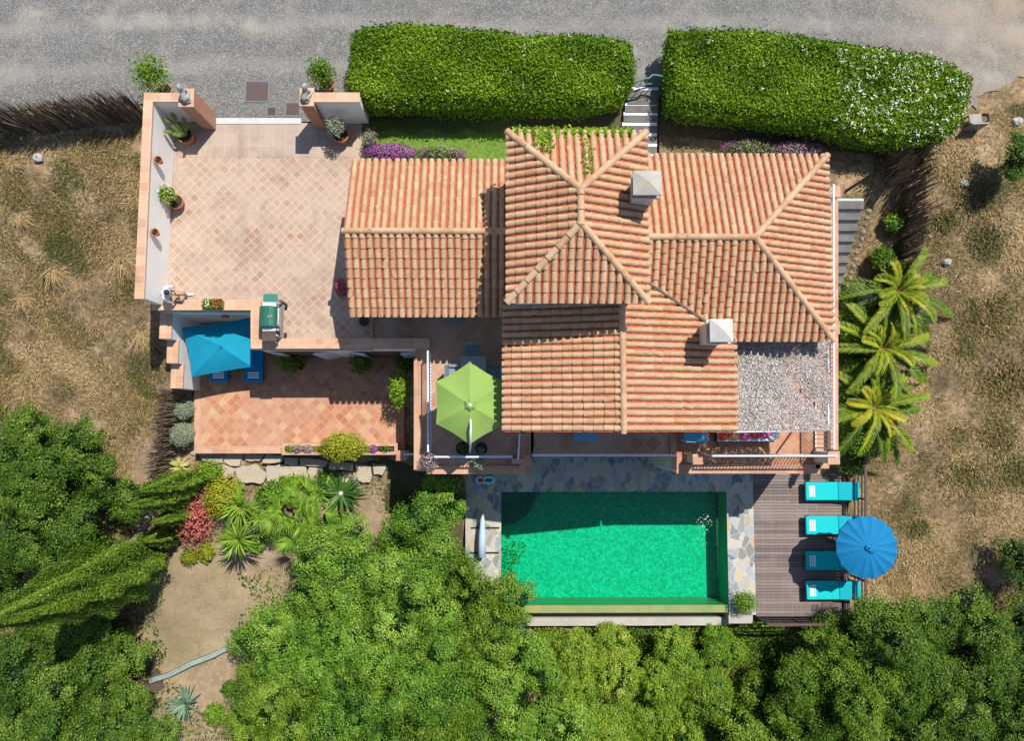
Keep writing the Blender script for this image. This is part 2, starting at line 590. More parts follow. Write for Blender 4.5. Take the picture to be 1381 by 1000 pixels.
M['drygrass'] = drygrass()
M['lawnblade'] = leafmat('lawn_blades', [(0, (.12, .24, .025)), (.6, (.22, .38, .04)), (1, (.36, .45, .10))], .2, .7)
M['hedge'] = leafmat('hedge_leaf', [(0, (.035, .09, .006)), (.4, (.115, .23, .010)), (.8, (.22, .36, .016)), (1, (.36, .47, .06))])
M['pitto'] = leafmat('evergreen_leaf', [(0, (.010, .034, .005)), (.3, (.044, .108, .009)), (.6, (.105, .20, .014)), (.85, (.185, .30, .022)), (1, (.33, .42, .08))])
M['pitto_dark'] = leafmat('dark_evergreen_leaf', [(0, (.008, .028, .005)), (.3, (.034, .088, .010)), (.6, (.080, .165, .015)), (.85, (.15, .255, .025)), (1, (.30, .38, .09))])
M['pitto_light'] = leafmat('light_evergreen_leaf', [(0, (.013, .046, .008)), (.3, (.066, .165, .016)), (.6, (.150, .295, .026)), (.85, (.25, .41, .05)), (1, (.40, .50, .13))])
M['yellowgreen'] = leafmat('yellow_green_leaf', [(0, (.10, .14, .012)), (.4, (.24, .28, .018)), (.8, (.42, .41, .03)), (1, (.54, .48, .07))])
M['bramble'] = leafmat('bramble_leaf', [(0, (.028, .08, .010)), (.4, (.11, .23, .016)), (.8, (.25, .37, .03)), (1, (.46, .47, .10))])
M['cypress'] = leafmat('cypress_leaf', [(0, (.03, .07, .010)), (.4, (.10, .19, .020)), (.8, (.20, .31, .035)), (1, (.32, .40, .09))], .2)
M['silver'] = leafmat('silver_leaf', [(0, (.13, .17, .12)), (.5, (.24, .30, .21)), (1, (.40, .46, .36))], .1, .8)
M['redleaf'] = leafmat('red_leaf', [(0, (.20, .04, .04)), (.4, (.46, .10, .09)), (.8, (.62, .20, .17)), (1, (.68, .36, .28))])
M['palm'] = leafmat('palm_leaflet', [(0, (.035, .085, .010)), (.4, (.12, .20, .014)), (.75, (.29, .35, .02)), (.92, (.46, .42, .03)), (1, (.55, .34, .05))], .2)
M['yucca'] = leafmat('yucca_leaf', [(0, (.04, .11, .012)), (.4, (.13, .27, .022)), (.8, (.28, .43, .05)), (1, (.46, .55, .15))], .15)
M['cycad'] = leafmat('cycad_leaf', [(0, (.015, .05, .012)), (.5, (.04, .11, .02)), (1, (.10, .19, .05))], .08)
M['aloe'] = leafmat('aloe_leaf', [(0, (.08, .15, .11)), (.5, (.15, .25, .18)), (1, (.25, .36, .24))], .05)
M['agave'] = leafmat('variegated_leaf', [(0, (.26, .34, .07)), (.5, (.46, .46, .16)), (1, (.62, .60, .30))], .1)
M['white_flower'] = leafmat('white_petal', [(0, (.60, .62, .56)), (1, (.85, .85, .82))], .1)
M['purple_flower'] = leafmat('magenta_petal', [(0, (.22, .03, .24)), (.5, (.42, .06, .45)), (1, (.56, .20, .55))], .15)
M['mauve_flower'] = leafmat('mauve_petal', [(0, (.24, .12, .22)), (.5, (.40, .22, .36)), (1, (.50, .34, .42))], .15)
M['red_flower'] = leafmat('red_petal', [(0, (.40, .02, .05)), (1, (.65, .08, .10))], .15)
M['bougain'] = leafmat('bougainvillea_petal', [(0, (.20, .01, .08)), (.5, (.38, .03, .18)), (1, (.5, .08, .25))], .15)

# ------------------------------------------------------------------ terrain
ZL, ZD, ZP = -2.9, -4.1, -0.12          # lower terrace, pool deck, patio levels
_ty = [-90, -30, -14, -8, -4.5, -1.9, 0.3, 4.5, 9.0, 10.4, 12, 90]
_tz = [-26, -9.4, -6.2, -5.2, -4.5, -3.75, -3.15, -1.7, -.22, -.05, -.03, -.03]


def gz(x, y):
    x, y = np.asarray(x, float), np.asarray(y, float)
    z = np.interp(y, _ty, _tz)
    k = np.clip((10.2 - y) / 3.0, 0, 1)
    w = .12 * np.sin(x * .9 + y * .5) * np.sin(y * .8 - x * .3) + .07 * np.sin(2.1 * x + 1.3) * np.sin(1.9 * y)
    return z + w * k


def G(px, py, dz=0.0):
    """point of the open ground seen at a photo pixel"""
    z = -2.0
    for _ in range(12):
        p = P(px, py, z)
        z = float(gz(p.x, p.y)) + dz
    return P(px, py, z)


def inpoly(x, y, poly):
    r = np.zeros(x.shape, bool)
    n = len(poly)
    for i in range(n):
        x1, y1 = poly[i][:2]
        x2, y2 = poly[(i + 1) % n][:2]
        c = ((y1 > y) != (y2 > y)) & (x < (x2 - x1) * (y - y1) / ((y2 - y1) or 1e-9) + x1)
        r ^= c
    return r


def rect(px0, py0, px1, py1, z, grow=0.0):
    a, b = P(px0, py0, z), P(px1, py1, z)
    return [(a.x - grow, a.y + grow), (b.x + grow, a.y + grow), (b.x + grow, b.y - grow), (a.x - grow, b.y - grow)]


def seq(a, b, s, far):
    mid = np.arange(a, b + s, s)
    return np.concatenate([[-far, -far * .6, a - 8, a - 3], mid, [b + 3, b + 8, far * .6, far]])


PITS = [(rect(268, 400, 548, 606, ZL, .15), ZL - .3), (rect(632, 560, 1146, 828, ZD, .12), ZD - .3), (rect(677, 665, 982, 826, ZD, .1), -6.4)]
gx, gy = np.meshgrid(seq(-22, 24, .22, 110), seq(-17, 18, .22, 90))
gzv = gz(gx, gy)
for poly, z in PITS:
    ins = inpoly(gx, gy, poly)
    gzv[ins] = np.minimum(gzv[ins], z)
nyy, nxx = gx.shape
V = np.stack([gx.ravel(), gy.ravel(), gzv.ravel()], 1)
ii = np.arange(nyy * nxx).reshape(nyy, nxx)
Q = np.stack([ii[:-1, :-1].ravel(), ii[:-1, 1:].ravel(), ii[1:, 1:].ravel(), ii[1:, :-1].ravel()], 1)
kind(np_mesh('ground', V, Q, M['ground'], smooth=True), 'structure')


def sheet(name, pts, z, mat, k='structure', th=0.0, **kw):
    b = B()
    if th:
        b.prism([(p[0], p[1]) for p in pts], z - th, z, .5)
    else:
        a = sum(pts[i][0] * pts[(i + 1) % len(pts)][1] - pts[(i + 1) % len(pts)][0] * pts[i][1] for i in range(len(pts)))
        pts = list(pts)[::-1] if a < 0 else pts
        b.add([(p[0], p[1], z) for p in pts], [tuple(range(len(pts)))], .5)
    return kind(b.build(name, mat), k)


def pp(lst, z):
    return [tuple(P(x, y, z))[:2] for x, y in lst]


def jag(lst, amp, n=6):
    out = []
    for i in range(len(lst) - 1):
        for k in range(n):
            t = k / n
            out.append((lst[i][0] + (lst[i + 1][0] - lst[i][0]) * t + R.uniform(-amp, amp), lst[i][1] + (lst[i + 1][1] - lst[i][1]) * t + R.uniform(-amp, amp)))
    return out + [lst[-1]]


edge = jag([(-60, 152), (195, 140)], 2) + [(196, 164), (490, 164), (490, 150), (835, 150), (836, 116), (905, 116), (905, 150), (1290, 150)] + jag([(1305, 150), (1330, 128), (1381, 100), (1460, 92)], 5)
sheet('gravel_road', [(-100, 90), (-100, P(0, 152, 0).y)] + pp(edge, 0) + [(100, P(0, 92, 0).y), (100, 90)], 0.0, M['gravel'])

# lawn strips behind the house, dry lawn and shade-darkened planting soil below the terraces
sheet('lawn', pp([(488, 176)] + [(488 + k * 14, 178 + 5 * math.sin(k * 1.7) + 3 * math.sin(k * 3.1)) for k in range(1, 25)] + [(838, 176), (838, 300), (488, 300)], .0), .014, M['lawn'])
sheet('garden_soil', pp([(488, 110), (838, 110), (838, 200), (488, 200)], .0), .009, M['shade_dark_soil'])
sheet('garden_soil', pp([(889, 110), (1225, 150), (1215, 212), (889, 182)], .0), .016, M['shade_dark_soil'])
sheet('lawn', pp([(889, 120), (1185, 150), (1178, 232), (1140, 256), (1120, 300), (889, 300)], .0), .012, M['ground'])


def drape(name, pxpoly, mat, lift=.03, res=.25, jitter=0):
    """a sheet that follows the ground"""
    poly = [tuple(G(x, y))[:2] for x, y in pxpoly]
    xs = np.arange(min(p[0] for p in poly), max(p[0] for p in poly) + res, res)
    ys = np.arange(min(p[1] for p in poly), max(p[1] for p in poly) + res, res)
    x, y = np.meshgrid(xs, ys)
    z = gz(x, y) + lift
    for pl, zz in PITS:
        i_ = inpoly(x, y, pl)
        z[i_] = np.minimum(z[i_], zz)
    idx = np.arange(x.size).reshape(x.shape)
    q = np.stack([idx[:-1, :-1].ravel(), idx[:-1, 1:].ravel(), idx[1:, 1:].ravel(), idx[1:, :-1].ravel()], 1)
    cx, cy = x.ravel()[q].mean(1), y.ravel()[q].mean(1)
    wob = .25 * np.sin(cx * 3.1) * np.sin(cy * 2.7)
    keep = inpoly(cx + wob, cy + wob, poly)
    return kind(np_mesh(name, np.stack([x.ravel(), y.ravel(), z.ravel()], 1), q[keep], mat, smooth=True), 'structure')


drape('lawn', [(195, 770), (250, 735), (330, 735), (400, 740), (400, 830), (330, 870), (215, 930), (195, 860)], M['lawn_dry'], .04, .12)
drape('garden_soil', [(380, 640), (520, 640), (530, 720), (450, 790), (330, 790), (290, 700)], M['litter'], .05, .12)
drape('garden_soil', [(455, 622), (628, 622), (628, 800), (560, 800), (520, 700), (455, 660)], M['shade_dark_soil'], .035, .12)
drape('garden_soil', [(200, 930), (330, 870), (330, 1010), (200, 1010)], M['litter'], .03, .12)
drape('garden_soil', [(160, 600), (225, 600), (215, 760), (170, 760)], M['litter'], .03, .12)

# ------------------------------------------------------------------ terrace floors
sheet('terrace_floor', pp([(228, 212), (492, 212), (492, 240), (720, 240), (720, 425), (503, 425), (503, 472), (338, 472), (338, 420), (212, 420)], 0), 0, M['floor'], th=.25)
sheet('terrace_floor', pp([(230, 166), (492, 166), (492, 211.8), (229, 211.8)], 0), 0, M['floor_square'], th=.25)
sheet('terrace_floor', pp([(229, 212), (240, 212), (224, 405), (212, 405)], 0), .004, M['floor_square'])
sheet('terrace_floor', pp([(338, 449), (452, 449), (452, 457), (338, 457)], 0), .004, M['floor_square'])
sheet('terrace_floor', pp([(240, 404), (340, 404), (340, 413), (240, 413)], 0), .004, M['floor_square'])
sheet('patio_floor', pp([(503.5, 425.2), (720, 425.2), (720, 600), (715, 636), (560, 636), (560, 466), (503.5, 466)], ZP), ZP, M['floor_patio'], th=.25)
sheet('balcony_floor', pp([(715.5, 560), (908, 560), (908, 617), (715.5, 617)], ZP), ZP, M['floor_patio'], th=.2)
sheet('balcony_floor', pp([(908.5, 440), (1113, 440), (1113, 634), (908.5, 634)], -.3), -.3, M['floor_low'], th=.25)
sheet('lower_terrace_floor', pp([(262, 405), (545, 405), (545, 612), (262, 612)], ZL), ZL, M['floor_low'], th=.5)
sheet('lower_terrace_floor', pp([(262, 530), (271, 530), (271, 612), (262, 612)], ZL), ZL + .004, copingmat('terracotta_border', [(0, (.48, .20, .11)), (.5, (.55, .26, .15)), (1, (.60, .36, .22))], (.56, .38, .28), .28))
sheet('lower_terrace_floor', pp([(271.3, 602), (380, 602), (380, 612), (271.3, 612)], ZL), ZL + .004, bpy.data.materials['terracotta_border'])

# threshold and manhole covers at the gate
tag(B().prism(pp([(286, 159), (406, 159), (406, 167), (286, 167)], .02), -.1, .02).build('gate_threshold', M['concrete_white']), 'white painted threshold strip between the two lion gate pillars', 'threshold')


def cover(px0, py0, px1, py1, label):
    c = P((px0 + px1) / 2, (py0 + py1) / 2)
    t = thing('manhole_cover', label, 'manhole cover', c, 'metal covers in the driveway gravel')
    w, h = mpx(px1 - px0) / 2, mpx(py1 - py0) / 2
    m = plain('rusty_iron', (.13, .095, .09), .7, .2, .5, 9.0) if 'rusty_iron' not in bpy.data.materials else bpy.data.materials['rusty_iron']
    b = B()
    b.box((c.x, c.y, .006), (w - .05, h - .05, .012))
    for k in range(-6, 7):
        b.box((c.x, c.y + k * (h - .07) / 6.5, .021), (w - .08, .012, .003))
    b.build('lid', m, t)
    f = B()
    for s in (-1, 1):
        f.box((c.x + s * (w - .02), c.y, .005), (.025, h, .016))
        f.box((c.x, c.y + s * (h - .02), .005), (w - .046, .025, .016))
    f.build('frame', M['metal_grey'], t)


cover(330, 108, 364, 139, 'large square rusty manhole cover in the driveway gravel')
cover(359, 143, 374, 158, 'smallest dark drain cover beside the white gate threshold')
cover(384, 137, 406, 158, 'mid sized dark cover beside the right lion gate pillar')

# ------------------------------------------------------------------ villa
villa = thing('villa', 'large villa with clay barrel tile hip roofs and two chimneys', 'house', P(800, 400, 0))


def roof_slope(poly, root=villa, pitch=.217, L=.30, rad=.088):
    poly = [Vector(p) for p in poly]
    n = Vector((0, 0, 0))
    for i in range(len(poly)):
        n += poly[i].cross(poly[(i + 1) % len(poly)])
    n.normalize()
    if n.z < 0:
        n = -n
    d = (Vector((0, 0, -1)) + n * n.z).normalized()
    a = n.cross(d)
    o = poly[0]
    st = [((p - o).dot(a), (p - o).dot(d)) for p in poly]
    b = B()
    top = [p + n * .0 for p in poly]
    bot = [p - Vector((0, 0, .14)) for p in poly]
    k = len(poly)
    s0 = sum(st[i][0] * st[(i + 1) % k][1] - st[(i + 1) % k][0] * st[i][1] for i in range(k))
    fs = [tuple(range(k)), tuple(range(k, 2 * k))[::-1]] + [(k + i, k + (i + 1) % k, (i + 1) % k, i) for i in range(k)]
    if (poly[1] - poly[0]).cross(poly[2] - poly[1]).dot(n) < 0:
        fs = [f[::-1] for f in fs]
    b.add(top + bot, fs, -1.0)
    smin, smax = min(s for s, t in st), max(s for s, t in st)
    rows = max(1, round((smax - smin) / pitch))
    stp = (smax - smin) / rows
    NP = 9
    for r_ in range(rows):
        s = smin + (r_ + .5) * stp + 1.3e-4
        ts = []
        for i in range(k):
            (s1, t1), (s2, t2) = st[i], st[(i + 1) % k]
            if (s1 - s) * (s2 - s) < 0:
                ts.append(t1 + (t2 - t1) * (s - s1) / (s2 - s1))
        if len(ts) < 2:
            continue
        t0, t1 = min(ts), max(ts)
        rowtone = R.uniform(-.12, .12)
        q = t1 + .05
        js = R.uniform(-.006, .006)
        while q > t0 + .03:
            up = max(q - L - .04, t0 - .02)
            ra, rb = rad * R.uniform(.96, 1.04), rad * .84
            sj = s + js + R.uniform(-.005, .005)
            sk = R.uniform(-.007, .007) if R.random() > .015 else R.choice((-.03, .03))
            vs = []
            for (tt, rr, lift, ss) in ((q, ra, .028, sj + sk), (up, rb, .008, sj - sk)):
                for j in range(NP):
                    an = math.pi * j / (NP - 1)
                    vs.append(o + a * (ss + rr * math.cos(an)) + d * tt + n * (rr * math.sin(an) * .95 + lift - .012))
            fs = [(j, j + 1, NP + j + 1, NP + j) for j in range(NP - 1)] + [tuple(range(NP))[::-1]]
            b.add(vs, fs, min(1, max(0, R.gauss(.5, .13) + rowtone * .7)))
            q -= L * R.uniform(.98, 1.02)
    return b.build('roof', M['roof'], root)


def ridge(pa, pb, parent, rad=.10, L=.40):
    pa, pb = Vector(pa), Vector(pb)
    if pb.z > pa.z:
        pa, pb = pb, pa          # pa high, pb low
    d = (pb - pa).normalized()
    x = d.cross(Vector((0, 0, 1))).normalized()
    u = x.cross(d)
    b = B()
    tot = (pb - pa).length
    q = tot + .06
    NP = 10
    while q > .02:
        up = max(q - L - .05, -.05)
        vs = []
        for tt, rr, lf in ((q, rad * 1.05, .03), (up, rad * .88, .01)):
            for j in range(NP):
                an = math.pi * (j / (NP - 1) * 1.16 - .08)
                vs.append(pa + d * tt + x * rr * math.cos(an) + u * (rr * math.sin(an) + lf))
        b.add(vs, [(j, j + 1, NP + j + 1, NP + j) for j in range(NP - 1)] + [tuple(range(NP))[::-1]], R.uniform(.3, .85))
        q -= L
    return b.build('ridge_cap', M['roof'], parent)


def wallbox(x0, x1, y0, y1, z0, z1, mat='white', name='wall'):
    return B().prism([(x0, y0), (x1, y0), (x1, y1), (x0, y1)], z0, z1).build(name, M[mat], villa)


# west wing
az, ar = 2.4, 3.35
AxL = (P(471, 222, az).x + P(474, 425, az).x) / 2
AxR = P(700, 300, az).x
AyN, AyS = P(575, 218, az).y, P(575, 425, az).y
AyM = P(575, 312, ar).y
r1 = roof_slope([(AxL, AyN, az), (AxR, AyN, az), (AxR, AyM, ar), (AxL, AyM, ar)])
r2 = roof_slope([(AxL, AyM, ar), (AxR, AyM, ar), (AxR, AyS, az), (AxL, AyS, az)])
ridge((AxL, AyM, ar), (AxR, AyM, ar), r1)
wallbox(AxL + .3, AxR, AyS + .35, AyN - .35, -.3, az - .1)
gb = B()
gb.add([(AxL + .3, AyS + .35, az - .1), (AxL + .3, AyN - .35, az - .1), (AxL + .3, AyM, ar - .25), (AxL + .5, AyS + .35, az - .1), (AxL + .5, AyN - .35, az - .1), (AxL + .5, AyM, ar - .25)], [(0, 2, 1), (3, 4, 5), (0, 3, 5, 2), (1, 2, 5, 4), (0, 1, 4, 3)])
gb.build('gable_wall', M['white'], villa)
# tower
bz, br_ = 5.1, 5.95
BxL, BxR = P(686, 294, bz).x, P(871, 294, bz).x
ByN, ByS = P(779, 180, bz).y, P(779, 406, bz).y
BxM = (BxL + BxR) / 2
By1, By2 = P(785, 255, br_).y, P(785, 301, br_).y
t1, t2 = (BxM, By1, br_), (BxM, By2, br_)
c1, c2, c3, c4 = (BxL, ByN, bz), (BxR, ByN, bz), (BxR, ByS, bz), (BxL, ByS, bz)
rb1 = roof_slope([c1, t1, t2, c4])
rb2 = roof_slope([c2, c3, t2, t1])
rb3 = roof_slope([c1, c2, t1])
rb4 = roof_slope([c4, t2, c3])
ridge(t1, t2, rb1)
for c, t, r_ in ((c1, t1, rb1), (c2, t1, rb2), (c3, t2, rb2), (c4, t2, rb1)):
    ridge(t, c, r_)
wallbox(BxL + .22, BxR - .22, ByS + .22, ByN - .22, -.3, bz - .08)
# south wing and east wing share one eave height
cz, cr, dr = 3.0, 3.8, 4.1
CxL, CxR = P(680, 500, cz).x, P(991, 500, cz).x
CyS = P(835, 583, cz).y
CxM = P(840, 500, cr).x
DxR = P(1118, 335, cz).x
DyN, DyS = P(1000, 211, cz).y, P(1050, 458, cz).y
DyM = (DyN + DyS) / 2
DxH = P(1018, 321, dr).x
xv = BxR - .45
zc = cr - (cr - cz) / (CxR - CxM) * (xv - CxM)      # height of the south wing's east slope at xv
yv = DyM - (dr - zc) / (dr - cz) * (DyM - DyS)
rc1 = roof_slope([(CxL, CyS, cz), (CxM, CyS, cr), (CxM, ByS + .5, cr), (CxL, ByS + .5, cz)])
rc2 = roof_slope([(CxM, CyS, cr), (CxR, CyS, cz), (CxR, DyS, cz), (xv, yv, zc), (CxM, yv, cr)])
ridge((CxM, CyS, cr), (CxM, ByS + .3, cr), rc1)
rd1 = roof_slope([(xv, DyN, cz), (DxR, DyN, cz), (DxH, DyM, dr), (xv, DyM, dr)])
rd2 = roof_slope([(xv, DyM, dr), (DxH, DyM, dr), (DxR, DyS, cz), (CxR, DyS, cz), (xv, yv, zc)])
vg = B()
vg.tube([(CxR - .02, DyS - .05, cz + .07), (xv, yv, zc + .07)], .05, 6)
vg.build('valley_gutter', M['bark'], rc2)
rd3 = roof_slope([(DxR, DyN, cz), (DxR, DyS, cz), (DxH, DyM, dr)])
ridge((xv, DyM, dr), (DxH, DyM, dr), rd1)
ridge((DxH, DyM, dr), (DxR, DyN, cz), rd1)
ridge((DxH, DyM, dr), (DxR, DyS, cz), rd2)
wallbox(CxL + .3, CxR - .3, CyS + .5, ByS + .3, -4.3, cz - .1)
wallbox(BxR - .6, DxR - .3, DyS + .4, DyN - .3, -3.0, cz - .1)
gb = B()
y0 = CyS + .5
gb.add([(CxL + .3, y0, cz - .1), (CxR - .3, y0, cz - .1), (CxM, y0, cr - .2), (CxL + .3, y0 + .2, cz - .1), (CxR - .3, y0 + .2, cz - .1), (CxM, y0 + .2, cr - .2)], [(0, 1, 2), (3, 5, 4), (0, 2, 5, 3), (1, 4, 5, 2), (0, 3, 4, 1)])
gb.build('gable_wall', M['white'], villa)


def opening(x, y, z, w, h, face, door=False):
    """window or glazed door standing proud of a wall; face = outward unit normal in plan"""
    f = B()
    ax = Vector((-face[1], face[0], 0))
    o = Vector((x, y, z))
    nn = Vector((face[0], face[1], 0))
    rot = math.atan2(ax.y, ax.x)
    for s in (-1, 1):
        f.box(o + ax * s * (w / 2) + nn * .02, (.04, .045, h / 2 + .04), rot)
        f.box(o + Vector((0, 0, s * h / 2)) + nn * .02, (w / 2 - .04, .045, .04), rot)
    f.box(o + nn * .02, (.025, .04, h / 2 - .04), rot)
    w_ = B().box(o, (w / 2 - .03, .02, h / 2 - .03), rot).build('door' if door else 'window', M['glass'], villa)
    f.build('frame', M['white'], w_)


for x in (770, 850, 930):
    p = P(x, 575, 0)
    opening(p.x, CyS + .49, 1.0, 1.3, 2.1, (0, -1), True)
    opening(p.x, CyS + .49, -2.9, 1.3, 1.9, (0, -1), True)
opening(AxL + 1.3, AyS + .34, 1.0, 1.0, 2.0, (0, -1), True)
opening(AxL + 3.5, AyS + .34, 1.2, 1.1, 1.1, (0, -1))
opening(CxR - .29, CyS + 1.7, .8, 1.6, 2.0, (1, 0), True)
opening(P(1050, 450, 0).x, DyS + .39, .8, 1.5, 2.0, (0, -1), True)
for x in (540, 620):
    opening(P(x, 230, 1).x, AyN - .34, 1.2, .9, 1.0, (0, 1))
for x in (930, 1010, 1080):
    opening(P(x, 230, 1).x, DyN - .29, 1.3, .9, 1.1, (0, 1))
opening(BxL + 1.8, ByN - .21, 4.0, .9, 1.0, (0, 1))
opening(DxR - .29, DyM, 1.2, 1.0, 1.1, (1, 0))


def chimney(px0, py0, px1, py1, zt, zb, mat, capmat, parent, shrink):
    a, b_ = P(px0, py0, zt), P(px1, py1, zt)
    c = (a + b_) / 2
    w, h = abs(b_.x - a.x) / 2, abs(b_.y - a.y) / 2
    s = B()
    s.prism([(c.x - w * shrink, c.y - h * shrink), (c.x + w * shrink, c.y - h * shrink), (c.x + w * shrink, c.y + h * shrink), (c.x - w * shrink, c.y + h * shrink)], zb, zt - .40)
    ch = s.build('chimney', mat, parent)
    k = B()
    k.box((c.x, c.y, zt - .36), (w * shrink + .07, h * shrink + .07, .04))
    for sx in (-1, 1):
        for sy in (-1, 1):
            k.box((c.x + sx * (w * shrink - .06), c.y + sy * (h * shrink - .06), zt - .22), (.06, .06, .10))
    k.box((c.x, c.y, zt - .09), (w, h, .03))
    k.add([(c.x - w, c.y - h, zt - .058), (c.x + w, c.y - h, zt - .058), (c.x + w, c.y + h, zt - .058), (c.x - w, c.y + h, zt - .058), (c.x, c.y, zt + .10)], [(0, 1, 4), (1, 2, 4), (2, 3, 4), (3, 0, 4), (3, 2, 1, 0)])
    k.build('chimney_cap', capmat, ch)
    fl = B()
    fl.box((c.x, c.y, zt - .22), (w * shrink - .14, h * shrink - .14, .115))
    fl.build('flue', M['metal_black'], ch)


chimney(854, 229, 893, 262, 6.35, 4.6, M['concrete_white'], M['concrete'], rb2, .78)
chimney(958, 430, 990, 461, 4.65, 2.7, M['cream'], noisy('chimney_concrete', (.62, .61, .58), (.50, .49, .46), 3, .9, 20, .2), rc2, .85)
# flat apron of the east wing wall, hips done

# ------------------------------------------------------------------ walls of the terraces
def wall_thing(name, label, pts_line, thick, z0, z1, mat, copmat, overhang=.05, cop=.06, cat='wall', group=None):
    """wall along a plan polyline (centre line) with a coping"""
    pts = [Vector((p[0], p[1])) for p in pts_line]
    t = thing(name, label, cat, (pts[0].x, pts[0].y, z0), group)

    def strip(hw):
        L, Rr = [], []
        for i, p in enumerate(pts):
            d1 = (pts[i] - pts[i - 1]).normalized() if i else (pts[1] - pts[0]).normalized()
            d2 = (pts[i + 1] - pts[i]).normalized() if i < len(pts) - 1 else d1
            n1, n2 = Vector((-d1.y, d1.x)), Vector((-d2.y, d2.x))
            m = (n1 + n2).normalized()
            m = m / max(.4, m.dot(n1))
            e = Vector((0, 0))
            if i == 0:
                e = -d2 * (hw - thick / 2)
            if i == len(pts) - 1:
                e = d1 * (hw - thick / 2)
            L.append(p + m * hw + e)
            Rr.append(p - m * hw + e)
        return L, Rr

    def body(hw, za, zb):
        L, Rr = strip(hw)
        b = B()
        k = len(pts)
        vs = [(p.x, p.y, za) for p in L] + [(p.x, p.y, za) for p in Rr] + [(p.x, p.y, zb) for p in L] + [(p.x, p.y, zb) for p in Rr]
        fs = []
        for i in range(k - 1):
            fs += [(2 * k + i, 3 * k + i, 3 * k + i + 1, 2 * k + i + 1), (i, i + 1, k + i + 1, k + i), (i, 2 * k + i, 2 * k + i + 1, i + 1), (k + i, k + i + 1, 3 * k + i + 1, 3 * k + i)]
        fs += [(0, k, 3 * k, 2 * k), (k - 1, 3 * k - 1, 4 * k - 1, 2 * k - 1)]
        return b.add(vs, fs, .5)
    body(thick / 2, z0, z1 - cop).build('wall', mat, t)
    if copmat:
        body(thick / 2 + overhang, z1 - cop, z1).build('coping', copmat, t)
    return t


hw = 1.72
# left boundary wall: top runs (199,131) -> (189,398), then the gate return
hl = 1.62
a0, a1 = WA0, WA1 = P(200, 131, hl), P(187.5, 402, hl)
g0 = P(248, 131, hl)
wall_thing('boundary_wall', 'long white boundary wall with terracotta coping left of the driveway terrace', [a1[:2], a0[:2], g0[:2]], .24, -2.0, hl, M['white'], M['coping'], .03)
g1, g2 = P(420, 131, hw), P(484, 131, hw)
wall_thing('boundary_wall', 'short white wall with terracotta coping between right gate pillar and hedge', [g1[:2], g2[:2]], .26, -.2, hw, M['white'], M['coping'], .03)


def pillar(px0, py0, px1, py1, z1, label):
    a, b_ = P(px0, py0, z1), P(px1, py1, z1)
    c = (a + b_) / 2
    w, h = abs(a.x - b_.x) / 2, abs(a.y - b_.y) / 2
    t = thing('gate_pillar', label, 'gate pillar', (c.x, c.y, 0), 'brick gate pillars')
    B().box((c.x, c.y, (z1 - .06) / 2 - .05), (w - .03, h - .03, (z1 - .06) / 2 + .05)).build('shaft', M['brick'], t)
    B().box((c.x, c.y, z1 - .03), (w, h, .03)).build('cap', M['coping'], t, bevel=.008)
    return Vector((c.x, c.y, z1))


pl = pillar(241, 119, 261, 144, 1.85, 'brick gate pillar under the left lion, beside the potted cactus')
pr = pillar(404, 118, 423, 143, 1.85, 'brick gate pillar under the right lion, beside the round potted shrub')


def lion(c, label, mat, s=1.0, ang=0.0):
    b = B()
    m = Matrix.Rotation(ang, 3, 'Z')

    def w(x, y, z):
        return c + m @ Vector((x * s, y * s, z * s))
    b.box(w(0, 0, .03), (.17 * s, .24 * s, .03 * s), ang)
    b.cap(w(0, -.13, .17), w(0, .10, .33), .125 * s, .105 * s)        # haunch to chest
    b.cap(w(0, .09, .30), w(0, .13, .45), .11 * s, .10 * s)           # neck with mane
    b.ball(w(0, .15, .50), (.115 * s, .115 * s, .12 * s))             # mane
    b.ball(w(0, .20, .53), (.075 * s, .085 * s, .08 * s))             # head
    b.cap(w(0, .24, .50), w(0, .29, .49), .045 * s, .035 * s)         # muzzle
    for sx in (-1, 1):
        b.cap(w(sx * .07, .14, .30), w(sx * .075, .19, .09), .048 * s, .036 * s)
        b.cap(w(sx * .075, .18, .085), w(sx * .075, .24, .08), .036 * s, .034 * s)
        b.cap(w(sx * .10, -.10, .16), w(sx * .12, .04, .11), .075 * s, .05 * s)
        b.cap(w(sx * .12, .02, .08), w(sx * .12, .12, .08), .038 * s, .032 * s)
        b.cap(w(sx * .065, .16, .60), w(sx * .075, .155, .635), .028 * s, .014 * s)
    b.tube([w(0, -.22, .08), w(.10, -.25, .08), w(.17, -.16, .09), w(.18, -.06, .10)], [.022 * s, .02 * s, .02 * s, .03 * s])
    o = b.build('lion_statue', mat, remesh=.012)
    return tag(o, label, 'statue', 'lion statues on the gate pillars')


lion(pl, 'grey stone lion sitting on the left gate pillar beside the cactus pot', M['statue'], .85, math.radians(10))
lion(pr, 'grey stone lion sitting on the right gate pillar beside the round shrub', M['statue'], .85, math.radians(-20))

zc_ = .35
# parapet: (205..352, 405-418), down (338-351, 418-457), then along y 457-470 to x 582
q = [P(206, 411.5, zc_), P(345, 411.5, zc_), P(345, 463.5, zc_), P(578, 463.5, zc_)]
pw = wall_thing('terrace_wall', 'white retaining wall with terracotta coping between the upper and lower terraces', [p[:2] for p in q], .27, ZL, zc_, M['white'], M['coping'], .04)
yw = q[3].y - .135
for x0, x1 in ((395, 432), (500, 545)):
    xa, xb = P(x0, 480, -2).x, P(x1, 480, -2).x
    dr_ = B().box(((xa + xb) / 2, yw - .005, ZL + 1.02), ((xb - xa) / 2, .02, 1.0)).build('door', M['wood_dark'], pw)
    sh = B()
    for xs, an in ((xa, -1), (xb, 1)):
        sh.box((xs + an * .28, yw - .06, ZL + 1.02), (.26, .02, 1.0), an * .15)
    sh.build('shutter', M['metal_white'], dr_)

